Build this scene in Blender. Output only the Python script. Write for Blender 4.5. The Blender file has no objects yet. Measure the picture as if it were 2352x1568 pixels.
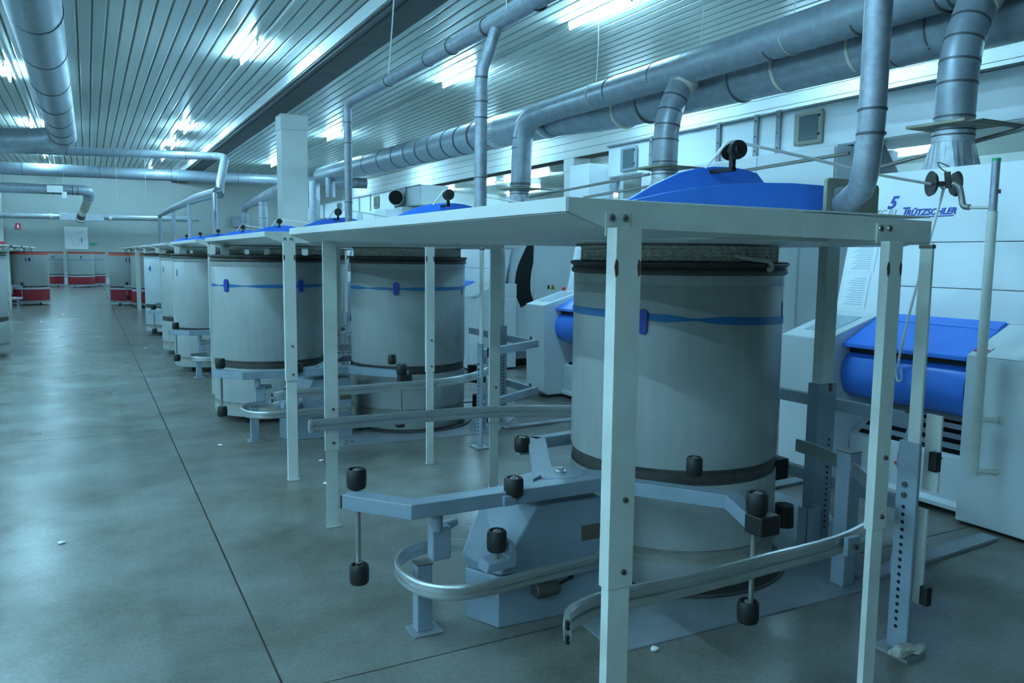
import bpy, bmesh, math, random
from mathutils import Vector, Matrix
random.seed(7)
SC = bpy.context.scene
COL = SC.collection
P = 3.535                      # spacing of the machine lines along the hall

# ------------------------------------------------------------------ camera
F, CX, CY, CAMH = 1826.0, 1176.0, 784.0, 1.45
def cam_matrix(vx=201.0, vy=577.5, s=0.0114):
    dy = Vector((vx-CX, vy-CY, F)).normalized()
    n = dy.cross(Vector((1, s, 0))).normalized()
    if n.y < 0: n = -n
    up = -n
    dx = dy.cross(up).normalized()
    if dx.x < 0: dx = -dx
    # rows: world axes expressed in image space (x right, y down, z forward)
    right = Vector((dx.x, dy.x, up.x)); down = Vector((dx.y, dy.y, up.y)); fwd = Vector((dx.z, dy.z, up.z))
    m = Matrix((( right.x, -down.x, -fwd.x, 0), (right.y, -down.y, -fwd.y, 0), (right.z, -down.z, -fwd.z, CAMH), (0, 0, 0, 1)))
    return m
cd = bpy.data.cameras.new('camera'); cam = bpy.data.objects.new('camera', cd); COL.objects.link(cam)
cam.matrix_world = cam_matrix()
cd.sensor_width = 36.0; cd.lens = F/2352.0*36.0; cd.clip_start = 0.05; cd.clip_end = 200
SC.camera = cam

# ------------------------------------------------------------------ light settings
SC.view_settings.view_transform = 'Standard'; SC.view_settings.look = 'None'
SC.view_settings.exposure = 3.92; SC.view_settings.gamma = 1.0; SC.view_settings.use_curve_mapping = False
TUBE_COLOR = (0.375, 0.745, 1.0)
TUBE_POWER = 26.0
TUBE_POWER_FAR = 26.0
w = bpy.data.worlds.new('world'); SC.world = w; w.use_nodes = True
w.node_tree.nodes['Background'].inputs[0].default_value = (0.25, 0.55, 0.62, 1)
w.node_tree.nodes['Background'].inputs[1].default_value = 0.05
SC.cycles.max_bounces = 8
SC.cycles.diffuse_bounces = 4
SC.cycles.use_denoising = True

# ------------------------------------------------------------------ materials
def mat(name, col, rough=0.5, metal=0.0, noise=0.0, scale=6.0, bump=0.0, bscale=60.0, rnoise=0.0, emit=None, spec=0.5, stretch=None, col2=None, alpha=None, trans=0.0, coat=0.0):
    m = bpy.data.materials.new(name); m.use_nodes = True
    nt = m.node_tree; b = nt.nodes['Principled BSDF']
    b.inputs['Base Color'].default_value = (*col, 1); b.inputs['Roughness'].default_value = rough
    b.inputs['Metallic'].default_value = metal; b.inputs['Specular IOR Level'].default_value = spec
    if coat: b.inputs['Coat Weight'].default_value = coat; b.inputs['Coat Roughness'].default_value = 0.15
    if trans: b.inputs['Transmission Weight'].default_value = trans
    geo = nt.nodes.new('ShaderNodeNewGeometry')
    vec = geo.outputs['Position']
    if stretch:
        mp = nt.nodes.new('ShaderNodeMapping'); mp.inputs['Scale'].default_value = stretch
        nt.links.new(vec, mp.inputs['Vector']); vec = mp.outputs['Vector']
    if noise or rnoise:
        n = nt.nodes.new('ShaderNodeTexNoise'); n.inputs['Scale'].default_value = scale
        n.inputs['Detail'].default_value = 7; n.inputs['Roughness'].default_value = 0.62
        nt.links.new(vec, n.inputs['Vector'])
        if noise:
            r = nt.nodes.new('ShaderNodeValToRGB')
            r.color_ramp.elements[0].position = 0.32; r.color_ramp.elements[1].position = 0.68
            c2 = col2 or tuple(c*(1-noise) for c in col)
            r.color_ramp.elements[0].color = (*c2, 1); r.color_ramp.elements[1].color = (*col, 1)
            nt.links.new(n.outputs['Fac'], r.inputs['Fac']); nt.links.new(r.outputs['Color'], b.inputs['Base Color'])
        if rnoise:
            mr = nt.nodes.new('ShaderNodeMapRange'); mr.inputs['From Min'].default_value = 0.3; mr.inputs['From Max'].default_value = 0.7
            mr.inputs['To Min'].default_value = rough-rnoise; mr.inputs['To Max'].default_value = rough+rnoise
            nt.links.new(n.outputs['Fac'], mr.inputs['Value']); nt.links.new(mr.outputs['Result'], b.inputs['Roughness'])
    if bump:
        n2 = nt.nodes.new('ShaderNodeTexNoise'); n2.inputs['Scale'].default_value = bscale; n2.inputs['Detail'].default_value = 4
        nt.links.new(vec, n2.inputs['Vector'])
        bp = nt.nodes.new('ShaderNodeBump'); bp.inputs['Strength'].default_value = bump; bp.inputs['Distance'].default_value = 0.01
        nt.links.new(n2.outputs['Fac'], bp.inputs['Height']); nt.links.new(bp.outputs['Normal'], b.inputs['Normal'])
    if emit:
        b.inputs['Emission Color'].default_value = (*emit[0], 1); b.inputs['Emission Strength'].default_value = emit[1]
    return m

M = {}
M['paint'] = mat('white_enamel_paint', (0.70, 0.74, 0.72), 0.42, noise=0.08, scale=3.0)
M['paint_post'] = mat('chipped_cream_paint', (0.64, 0.68, 0.63), 0.45, noise=0.12, scale=9.0)
M['machine'] = mat('machine_white', (0.70, 0.77, 0.80), 0.33, noise=0.04, scale=2.0)
M['slate'] = mat('slate_blue_paint', (0.27, 0.345, 0.41), 0.45, noise=0.14, scale=7.0)
M['blue'] = mat('blue_cover', (0.055, 0.26, 0.95), 0.38, noise=0.08, scale=3.0)
M['plastic'] = mat('can_plastic', (0.37, 0.40, 0.39), 0.36, noise=0.12, scale=3.5, stretch=(6, 6, 0.8))
M['plastic_dirty'] = mat('can_scuffed_band', (0.34, 0.34, 0.30), 0.6, noise=0.35, scale=5, stretch=(2, 2, 8))
M['plastic_white'] = mat('can_white_plastic', (0.50, 0.58, 0.62), 0.36, noise=0.06, scale=3.0)
M['rim'] = mat('can_rim_steel', (0.10, 0.095, 0.09), 0.45, metal=0.5, noise=0.3, scale=12)
M['galv'] = mat('galvanised_steel', (0.50, 0.56, 0.60), 0.42, metal=0.45, noise=0.4, scale=14, col2=(0.32, 0.37, 0.41))
M['galv_pipe'] = mat('galvanised_pipe', (0.36, 0.41, 0.47), 0.45, metal=0.45, noise=0.35, scale=22)
M['galv_dark'] = mat('dull_galvanised_steel', (0.30, 0.36, 0.41), 0.40, metal=0.35, noise=0.25, scale=9)
M['seam'] = mat('duct_seam', (0.10, 0.11, 0.12), 0.5, metal=0.5)
M['alu'] = mat('aluminium', (0.62, 0.64, 0.64), 0.38, metal=0.85, noise=0.2, scale=8, stretch=(1, 1, 14))
M['chrome'] = mat('bright_steel', (0.6, 0.6, 0.6), 0.25, metal=1.0)
M['dark_steel'] = mat('oily_steel', (0.12, 0.12, 0.11), 0.5, metal=0.6)
M['rod'] = mat('steel_rod', (0.30, 0.31, 0.29), 0.4, metal=0.6)
M['rubber'] = mat('black_rubber', (0.018, 0.018, 0.018), 0.5, noise=0.3, scale=30)
M['black'] = mat('black_plastic', (0.006, 0.006, 0.008), 0.5)
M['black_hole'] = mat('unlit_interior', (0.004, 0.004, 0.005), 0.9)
M['tape'] = mat('blue_tape', (0.015, 0.16, 0.40), 0.4)
M['ink'] = mat('blue_ink', (0.02, 0.06, 0.38), 0.5)
M['ink_dark'] = mat('dark_ink', (0.01, 0.02, 0.10), 0.5)
M['ink_grey'] = mat('grey_ink', (0.25, 0.35, 0.42), 0.5)
M['red'] = mat('red_plastic', (0.36, 0.022, 0.035), 0.45, noise=0.35, scale=4, stretch=(1, 1, 5))
M['orange'] = mat('orange_red_rim', (0.62, 0.09, 0.05), 0.45)
M['sliver'] = mat('raw_cotton', (0.68, 0.67, 0.60), 0.95, noise=0.3, scale=40, bump=0.5, bscale=160)
M['cotton'] = mat('white_cotton_strand', (0.9, 0.9, 0.86), 0.9, bump=0.4, bscale=120)
M['fluff'] = mat('cotton_fluff', (0.62, 0.60, 0.52), 0.95, noise=0.4, scale=50, bump=0.8, bscale=90)
M['board'] = mat('ceiling_board', (0.46, 0.51, 0.47), 0.28, noise=0.04, scale=1.0)
M['board_gap'] = mat('ceiling_void', (0.34, 0.38, 0.35), 0.8)
M['wall'] = mat('wall_plaster', (0.36, 0.40, 0.38), 0.7, noise=0.06, scale=0.8)
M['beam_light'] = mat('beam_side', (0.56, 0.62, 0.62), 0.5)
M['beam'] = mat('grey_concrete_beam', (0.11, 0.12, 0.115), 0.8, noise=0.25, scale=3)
M['column'] = mat('painted_column', (0.58, 0.62, 0.60), 0.55, noise=0.05, scale=2)
M['plate'] = mat('floor_plate', (0.30, 0.34, 0.37), 0.5, metal=0.2, noise=0.25, scale=5)
M['wire'] = mat('white_wire', (0.55, 0.6, 0.6), 0.6)
M['strap'] = mat('pale_strap', (0.55, 0.55, 0.45), 0.7)
M['board_ply'] = mat('flange_board', (0.32, 0.32, 0.24), 0.7, noise=0.2, scale=8)
M['grey_plate'] = mat('beige_plate', (0.30, 0.31, 0.25), 0.6, noise=0.1, scale=5)
M['window'] = mat('window_pane', (0.10, 0.14, 0.15), 0.06, metal=0.0, spec=0.9)
M['paper'] = mat('paper', (0.72, 0.80, 0.84), 0.45)
M['paper_print'] = mat('printed_lines', (0.42, 0.52, 0.58), 0.6)
M['yellow'] = mat('warning_yellow', (0.55, 0.50, 0.02), 0.5)
M['redknob'] = mat('red_knob', (0.6, 0.04, 0.02), 0.4)
M['green'] = mat('green_sign', (0.02, 0.45, 0.20), 0.5)
M['sign_red'] = mat('red_sign', (0.55, 0.03, 0.05), 0.5)
M['sign_white'] = mat('sign_white', (0.75, 0.75, 0.75), 0.5)
M['keypad'] = mat('keypad', (0.38, 0.50, 0.58), 0.35)
M['rust'] = mat('rust_spot', (0.10, 0.05, 0.03), 0.8)
M['dirt'] = mat('crack_filler', (0.14, 0.12, 0.09), 0.9)
M['brass'] = mat('nameplate', (0.16, 0.15, 0.11), 0.45, metal=0.4)
M['tube'] = mat('lit_tube', (0.9, 0.95, 1.0), 0.4, emit=(TUBE_COLOR, TUBE_POWER))
M['amber'] = mat('lit_beacon', (0.8, 0.5, 0.2), 0.4, emit=((1.0, 0.55, 0.15), 3.0))

# polished concrete floor
def floor_mat():
    m = bpy.data.materials.new('polished_concrete'); m.use_nodes = True
    nt = m.node_tree; b = nt.nodes['Principled BSDF']; L = nt.links
    g = nt.nodes.new('ShaderNodeNewGeometry')
    n1 = nt.nodes.new('ShaderNodeTexNoise'); n1.inputs['Scale'].default_value = 1.6; n1.inputs['Detail'].default_value = 6; n1.inputs['Roughness'].default_value = 0.55
    n2 = nt.nodes.new('ShaderNodeTexNoise'); n2.inputs['Scale'].default_value = 55; n2.inputs['Detail'].default_value = 4
    n3 = nt.nodes.new('ShaderNodeTexNoise'); n3.inputs['Scale'].default_value = 1.2; n3.inputs['Detail'].default_value = 1
    for n in (n1, n2, n3): L.new(g.outputs['Position'], n.inputs['Vector'])
    r1 = nt.nodes.new('ShaderNodeValToRGB'); e = r1.color_ramp.elements
    e[0].position = 0.20; e[0].color = (0.10, 0.095, 0.07, 1); e[1].position = 0.80; e[1].color = (0.30, 0.31, 0.295, 1)
    L.new(n1.outputs['Fac'], r1.inputs['Fac'])
    r2 = nt.nodes.new('ShaderNodeValToRGB'); e = r2.color_ramp.elements
    e[0].position = 0.38; e[0].color = (0.86, 0.85, 0.80, 1); e[1].position = 0.6; e[1].color = (1, 1, 1, 1)
    L.new(n2.outputs['Fac'], r2.inputs['Fac'])
    mx = nt.nodes.new('ShaderNodeMix'); mx.data_type = 'RGBA'; mx.blend_type = 'MULTIPLY'; mx.inputs['Factor'].default_value = 0.8
    L.new(r1.outputs['Color'], mx.inputs[6]); L.new(r2.outputs['Color'], mx.inputs[7]); L.new(mx.outputs[2], b.inputs['Base Color'])
    b.inputs['Roughness'].default_value = 0.27
    b.inputs['Specular IOR Level'].default_value = 0.55
    return m
M['floor'] = floor_mat()

# ------------------------------------------------------------------ mesh builder
class MB:
    def __init__(s): s.v = []; s.f = []; s.sm = []
    def add(s, vs, fs, smooth=False):
        o = len(s.v); s.v += [Vector(v) for v in vs]
        for f in fs: s.f.append([i+o for i in f]); s.sm.append(smooth)
        return s
    def box(s, x0, x1, y0, y1, z0, z1, mtx=None):
        v = [(x0,y0,z0),(x1,y0,z0),(x1,y1,z0),(x0,y1,z0),(x0,y0,z1),(x1,y0,z1),(x1,y1,z1),(x0,y1,z1)]
        if mtx: v = [mtx @ Vector(p) for p in v]
        return s.add(v, [(0,3,2,1),(4,5,6,7),(0,1,5,4),(1,2,6,5),(2,3,7,6),(3,0,4,7)])
    def prism(s, poly, axis, a, b):
        """poly: list of 2-D points in the plane across axis; extruded from a to b"""
        def P3(p, t):
            if axis == 'x': return (t, p[0], p[1])
            if axis == 'y': return (p[0], t, p[1])
            return (p[0], p[1], t)
        n = len(poly); vs = [P3(p, a) for p in poly]+[P3(p, b) for p in poly]
        area = sum(poly[i][0]*poly[(i+1)%n][1]-poly[(i+1)%n][0]*poly[i][1] for i in range(n))
        fs = [tuple(range(n))[::-1], tuple(range(n, 2*n))]+[(i, (i+1)%n, (i+1)%n+n, i+n) for i in range(n)]
        flip = (area < 0) != (axis == 'y')
        if (b < a): flip = not flip
        if flip: fs = [tuple(reversed(f)) for f in fs]
        return s.add(vs, fs)
    def beam(s, p0, p1, w, h, up=(0,0,1)):
        """square bar from p0 to p1; w across, h along up"""
        p0 = Vector(p0); p1 = Vector(p1); d = (p1-p0).normalized(); up = Vector(up)
        x = d.cross(up).normalized(); u = x.cross(d).normalized()
        vs = []
        for p in (p0, p1):
            for a, b in ((-1,-1),(1,-1),(1,1),(-1,1)): vs.append(p+x*a*w/2+u*b*h/2)
        return s.add(vs, [(0,1,2,3)[::-1],(4,5,6,7),(0,1,5,4),(1,2,6,5),(2,3,7,6),(3,0,4,7)][::1])
    def cyl(s, p0, p1, r0, r1=None, n=20, caps=True):
        r1 = r0 if r1 is None else r1
        p0 = Vector(p0); p1 = Vector(p1); d = (p1-p0).normalized()
        a = Vector((0,0,1)) if abs(d.z) < 0.9 else Vector((1,0,0))
        x = d.cross(a).normalized(); y = d.cross(x).normalized()
        vs = []
        for p, r in ((p0, r0), (p1, r1)):
            for i in range(n):
                t = 2*math.pi*i/n; vs.append(p+x*r*math.cos(t)+y*r*math.sin(t))
        s.add(vs, [(i, (i+1)%n, (i+1)%n+n, i+n) for i in range(n)], True)
        if caps:
            o = len(s.v)-2*n
            s.f.append([o+i for i in range(n)][::-1]); s.sm.append(False)
            s.f.append([o+n+i for i in range(n)]); s.sm.append(False)
        return s
    def lathe(s, prof, c=(0,0), n=48, a0=0.0, a1=2*math.pi):
        full = abs(a1-a0-2*math.pi) < 1e-4; m = n if full else n+1
        vs = []
        for r, z in prof:
            for i in range(m):
                t = a0+(a1-a0)*i/n; vs.append((c[0]+r*math.cos(t), c[1]+r*math.sin(t), z))
        fs = []
        for j in range(len(prof)-1):
            for i in range(n):
                k = (i+1) % m
                fs.append((j*m+i, j*m+k, (j+1)*m+k, (j+1)*m+i))
        return s.add(vs, fs, True)
    def tube(s, pts, r, n=20, caps=True):
        pts = [Vector(p) for p in pts]; k = len(pts)
        rs = r if isinstance(r, (list, tuple)) else [r]*k
        tang = []
        for i in range(k):
            a = pts[max(i-1, 0)]; b = pts[min(i+1, k-1)]; tang.append((b-a).normalized())
        up = Vector((0,0,1)) if abs(tang[0].z) < 0.9 else Vector((0,1,0))
        x = tang[0].cross(up).normalized(); vs = []
        for i in range(k):
            x = (x-tang[i]*x.dot(tang[i])).normalized(); y = tang[i].cross(x)
            for j in range(n):
                t = 2*math.pi*j/n; vs.append(pts[i]+x*rs[i]*math.cos(t)+y*rs[i]*math.sin(t))
        fs = [(i*n+j, i*n+(j+1)%n, (i+1)*n+(j+1)%n, (i+1)*n+j) for i in range(k-1) for j in range(n)]
        s.add(vs, fs, True)
        if caps:
            o = len(s.v)-k*n
            s.f.append([o+j for j in range(n)][::-1]); s.sm.append(False)
            s.f.append([o+(k-1)*n+j for j in range(n)]); s.sm.append(False)
        return s
    def sweep(s, pts, sec, up=(0,0,1), smooth=False):
        """sec: closed 2-D section (across, up) swept along pts"""
        pts = [Vector(p) for p in pts]; k = len(pts); n = len(sec); up = Vector(up); vs = []
        for i in range(k):
            t = (pts[min(i+1, k-1)]-pts[max(i-1, 0)]).normalized(); x = t.cross(up).normalized(); u = x.cross(t)
            for a, b in sec: vs.append(pts[i]+x*a+u*b)
        fs = [(i*n+j, i*n+(j+1)%n, (i+1)*n+(j+1)%n, (i+1)*n+j) for i in range(k-1) for j in range(n)]
        fs += [tuple(range(n))[::-1], tuple((k-1)*n+j for j in range(n))]
        return s.add(vs, fs, smooth)

def fillet(pts, r=0.2, n=6):
    pts = [Vector(p) for p in pts]; out = [pts[0]]
    for i in range(1, len(pts)-1):
        a, b, c = pts[i-1], pts[i], pts[i+1]
        d1 = (a-b); d2 = (c-b); rr = min(r, d1.length*0.45, d2.length*0.45)
        p = b+d1.normalized()*rr; q = b+d2.normalized()*rr
        for j in range(n+1):
            t = j/n; out.append(p*(1-t)**2+b*2*t*(1-t)+q*t*t)
    out.append(pts[-1]); return out

def smoothpath(pts, n=6):
    """Catmull-Rom through pts"""
    pts = [Vector(p) for p in pts]; out = []
    for i in range(len(pts)-1):
        p0 = pts[max(i-1, 0)]; p1 = pts[i]; p2 = pts[i+1]; p3 = pts[min(i+2, len(pts)-1)]
        for j in range(n):
            t = j/n
            out.append(0.5*((2*p1)+(-p0+p2)*t+(2*p0-5*p1+4*p2-p3)*t*t+(-p0+3*p1-3*p2+p3)*t**3))
    out.append(pts[-1]); return out

ORG = {}
def obj(name, mb, m, parent=None, bevel=0.0, kind=None, label=None, loc=None, smooth=False):
    if smooth: mb.sm = [True]*len(mb.sm)
    me = bpy.data.meshes.new(name)
    root = Vector((0, 0, 0))
    if parent is not None: root = ORG[parent.name]
    elif loc is not None: root = Vector(loc)
    me.from_pydata([v-root for v in mb.v], [], mb.f); me.update()
    me.polygons.foreach_set('use_smooth', mb.sm)
    b = bmesh.new(); b.from_mesh(me); bmesh.ops.recalc_face_normals(b, faces=b.faces); b.to_mesh(me); b.free()
    me.materials.append(M[m])
    o = bpy.data.objects.new(name, me); COL.objects.link(o)
    if parent is not None: o.parent = parent
    else: o.location = root
    ORG[o.name] = root
    if bevel:
        md = o.modifiers.new('bevel', 'BEVEL'); md.width = bevel; md.segments = 2; md.limit_method = 'ANGLE'; md.angle_limit = math.radians(40)
    if any(mb.sm):
        try:
            me.set_sharp_from_angle(angle=math.radians(38))
        except Exception: pass
    if kind: o['kind'] = kind
    if label: o['label'] = label
    return o
def thing(name, label, cat, loc, group=None):
    o = bpy.data.objects.new(name, None); COL.objects.link(o); o.location = loc; ORG[o.name] = Vector(loc)
    o.empty_display_size = 0.2
    o['label'] = label; o['category'] = cat
    if group: o['group'] = group
    return o
def tag(o, label, cat, group=None):
    o['label'] = label; o['category'] = cat
    if group: o['group'] = group
    return o
def struct(o): o['kind'] = 'structure'; return o
def dup(root, off=(0,0,0), label=None, group=None, rot=None, drop=()):
    r = root.copy(); COL.objects.link(r); r.location = root.location+Vector(off); ORG[r.name] = ORG[root.name]
    if label: r['label'] = label
    if group: r['group'] = group
    if rot is not None: r.rotation_euler = (0, 0, rot)
    for ch in list(root.children):
        if ch.name.split('.')[0] in drop: continue
        c = ch.copy(); COL.objects.link(c); c.parent = r
        for g in list(ch.children):
            d = g.copy(); COL.objects.link(d); d.parent = c
    return r

def text_mb(txt, size, shear=0.0, bold=0.0, spacing=1.0):
    """flat lettering as a mesh in the XY plane, thickness along Z"""
    cu = bpy.data.curves.new('lettering', 'FONT'); cu.body = txt; cu.size = size; cu.shear = shear; cu.offset = bold
    cu.extrude = 0.0008; cu.resolution_u = 3; cu.space_character = spacing
    o = bpy.data.objects.new('lettering', cu); COL.objects.link(o)
    dg = bpy.context.evaluated_depsgraph_get(); me = bpy.data.meshes.new_from_object(o.evaluated_get(dg))
    mb = MB(); mb.add([tuple(v.co) for v in me.vertices], [tuple(p.vertices) for p in me.polygons])
    bpy.data.objects.remove(o); bpy.data.meshes.remove(me); bpy.data.curves.remove(cu)
    return mb

# ------------------------------------------------------------------ the hall
HX0, HX1, HY0, HY1, HZ = -14.0, 26.0, -11.0, 40.3, 4.9
floor = struct(obj('floor', MB().box(HX0, HX1, HY0, HY1, -0.15, -0.012), 'dirt'))
xs = [-14.0, -8.37, -3.92, 0.525, 4.97, 9.42, 13.87, 18.32, 22.77, 26.0]
ys = [-11.0, -6.34, -1.89, 2.56, 7.0, 11.45, 15.9, 20.35, 24.8, 29.25, 33.7, 37.5, 40.3]
for i in range(len(xs)-1):
    for j in range(len(ys)-1):
        g = 0.004
        obj('floor_slab', MB().box(xs[i]+g, xs[i+1]-g, ys[j]+g, ys[j+1]-g, -0.012, 0.0), 'floor', floor)
wb = struct(obj('wall_back', MB().box(HX0, HX1, HY1, HY1+0.2, 0, HZ), 'wall'))
struct(obj('baseboard_back', MB().box(HX0, HX1, HY1-0.02, HY1-0.001, 0, 0.28), 'column'))
struct(obj('wall_right', MB().box(HX1, HX1+0.2, HY0, HY1+0.2, 0, HZ), 'wall'))
struct(obj('wall_left', MB().box(HX0-0.2, HX0, HY0, HY1+0.2, 0, HZ), 'wall'))
struct(obj('wall_front', MB().box(HX0, HX1, HY0-0.2, HY0, 0, HZ), 'wall'))
ceil = struct(obj('ceiling', MB().box(HX0, HX1, HY0, HY1, HZ+0.03, HZ+0.15), 'board_gap'))
# ribbed boards along the hall, each its own board with turned-up edges
bw = 0.20
bm_ = MB(); n_b = int((HX1-HX0)/bw)
sec = [(0.006, 0.028), (0.012, 0.004), (0.022, 0.0), (bw-0.030, 0.0), (bw-0.020, 0.004), (bw-0.012, 0.028)]
bmb = MB().prism([(a, HZ+b) for a, b in sec], 'y', HY0, HY1)
proto = obj('ceiling_board', bmb, 'board', ceil)
proto.location = (HX0, 0, 0)
for i in range(1, n_b):
    c = proto.copy(); COL.objects.link(c); c.parent = ceil; c.location = (HX0+bw*i, 0, 0)
# beams
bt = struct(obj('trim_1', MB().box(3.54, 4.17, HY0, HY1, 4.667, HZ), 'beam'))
obj('lit_side_strip', MB().box(3.515, 3.54, HY0, HY1, 4.69, 4.89), 'beam_light', bt)  # beam's lit side face, its brightness put in by a paler colour
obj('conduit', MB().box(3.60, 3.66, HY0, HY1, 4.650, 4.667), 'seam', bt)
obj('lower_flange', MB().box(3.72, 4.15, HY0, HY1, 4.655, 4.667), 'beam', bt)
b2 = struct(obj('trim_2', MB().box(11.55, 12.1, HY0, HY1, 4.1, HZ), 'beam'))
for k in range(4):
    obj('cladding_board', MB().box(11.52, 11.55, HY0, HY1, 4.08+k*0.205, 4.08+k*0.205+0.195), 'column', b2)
def column(x0, x1, y0, y1, z1, label):
    t = thing('column', label, 'column', ((x0+x1)/2, (y0+y1)/2, 0))
    obj('shaft', MB().box(x0, x1, y0, y1, 0, z1-0.35), 'column', t, bevel=0.01)
    obj('capital', MB().box(x0-0.012, x1+0.012, y0-0.012, y1+0.012, z1-0.35, z1), 'column', t, bevel=0.006)
    return t
column(4.04, 4.64, 19.0, 19.55, 4.654, 'tall square white column rising to the dark beam behind the second canopy')
column(11.55, 12.05, 18.3, 18.8, 4.098, 'white square column far right under the ribbed fascia, beyond the ducts')
column(-3.32, -3.12, 40.0, 40.22, HZ-0.01, 'slim grey-green column against the back wall at the far left')

# ------------------------------------------------------------------ ceiling lamps
def lamp_proto():
    t = thing('ceiling_light', '', 'light', (0, 0, HZ), 'fluorescent tubes under the ceiling')
    obj('housing', MB().box(-0.025, 0.025, -0.78, 0.78, HZ-0.05, HZ-0.002), 'paint', t)
    h = obj('lampholder', MB().box(-0.015, 0.015, -0.77, -0.745, HZ-0.12, HZ-0.05), 'paint', t)
    obj('lampholder', MB().box(-0.015, 0.015, 0.745, 0.77, HZ-0.12, HZ-0.05), 'paint', t)
    obj('tube', MB().cyl((0, -0.745, HZ-0.10), (0, 0.745, HZ-0.10), 0.017, n=10), 'tube', t)
    return t
lp = lamp_proto()
rows = [
 ('row left of the dark beam', 2.55, [5.0, 14.4, 23.9, 27.8, 31.6, 38.0]),
 ('row left of the big duct', -1.22, [-4.0, 3.2, 10.8, 18.3, 25.6, 33.0, 38.0]),  # the tube behind the camera is added to fill low fronts
 ('row right of the dark beam', 6.42, [9.6, 14.35, 23.1, 31.3]),
 ('far left row', -5.0, [-2.6, 1.6, 6.5, 12.0, 19.0, 26.0, 34.0]),
 ('added fill row second from the left wall', -8.8, [-5.0, 0.0, 3.5, 9.0, 15.0, 22.0, 30.0]),  # unseen row, added for low-angle light from the left
 ('added fill row by the left wall', -12.4, [-5.0, 0.0, 4.0, 9.0, 15.0, 22.0, 30.0]),  # another row out of view, added for sideways fill
 ('row over the machines', 10.2, [4.5, 9.0, 14.0, 21.0, 29.0, 37.0]),
 ('far bay row', 16.9, [2.0, 8.0, 14.0, 21.0, 29.4, 31.9, 34.3, 39.0]),
 ('second far bay row', 20.7, [2.0, 7.0, 12.9, 14.7, 22.0, 30.0, 36.7, 38.9]),
 ('farthest right row', 23.2, [9.0, 16.6, 18.3]),
]
first = True
ordn = ['first', 'second', 'third', 'fourth', 'fifth', 'sixth', 'seventh', 'eighth']
for nm, x, yl in rows:
    for i, y in enumerate(yl):
        if first: o = lp; first = False; o.location = (x, y, HZ)
        else: o = dup(lp); o.location = (x, y, HZ)
        o['label'] = 'lit ceiling tube, %s from the camera in the %s' % (ordn[i], nm)
# cable conduits the lamps hang along
for x, lb in ((2.62, 'thin pale conduit running along the ceiling beside the aisle lamps'), (6.50, 'thin pale conduit along the ceiling right of the dark beam'), (-1.15, 'thin pale conduit along the ceiling beside the left lamps')):
    tag(obj('cable_conduit', MB().box(x, x+0.03, HY0+0.1, HY1-0.05, HZ-0.035, HZ-0.002), 'paint', loc=(x, 0, HZ-0.03)), lb, 'conduit')

# ------------------------------------------------------------------ sliver cans
CR, CZ = 0.49, 1.437
def arc_band(c, r, z0, z1, a0, a1, n=40, wavy=0.0, t=0.0025):
    mb = MB(); vs = []
    for i in range(n+1):
        a = a0+(a1-a0)*i/n; u = i/n
        sag = wavy*(0.9-2.4*max(0.0, u-0.2)) if wavy > 0.01 else 0.0
        pin = 1.0-(0.75*math.exp(-((u-0.46)/0.045)**2)+0.75*math.exp(-((u-0.30)/0.04)**2))*(1 if wavy else 0)
        zm = (z0+z1)/2+sag; h = (z1-z0)/2*pin
        for rr in (r, r+t):
            for zz in (zm-h, zm+h): vs.append((c[0]+rr*math.cos(a), c[1]+rr*math.sin(a), zz))
    fs = []
    for i in range(n):
        o = i*4; q = o+4
        fs += [(o+2, q+2, q+3, o+3), (o+3, q+3, q+1, o+1), (o, q, q+2, o+2), (o, o+1, q+1, q)]
    fs += [(0, 2, 3, 1), (n*4, n*4+1, n*4+3, n*4+2)]
    return mb.add(vs, fs, True)
def wrap(mb, c, r, ang, z):
    """bend flat lettering (x right, y up) round the can; ang = direction it faces"""
    w_ = max(v.x for v in mb.v); w0 = min(v.x for v in mb.v); mid = (w_+w0)/2
    out = MB()
    vs = []
    for v in mb.v:
        a = ang+(v.x-mid)/r; rr = r+v.z+0.0012
        vs.append((c[0]+rr*math.cos(a), c[1]+rr*math.sin(a), z+v.y))
    return out.add(vs, [tuple(f) for f in mb.f])
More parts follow.
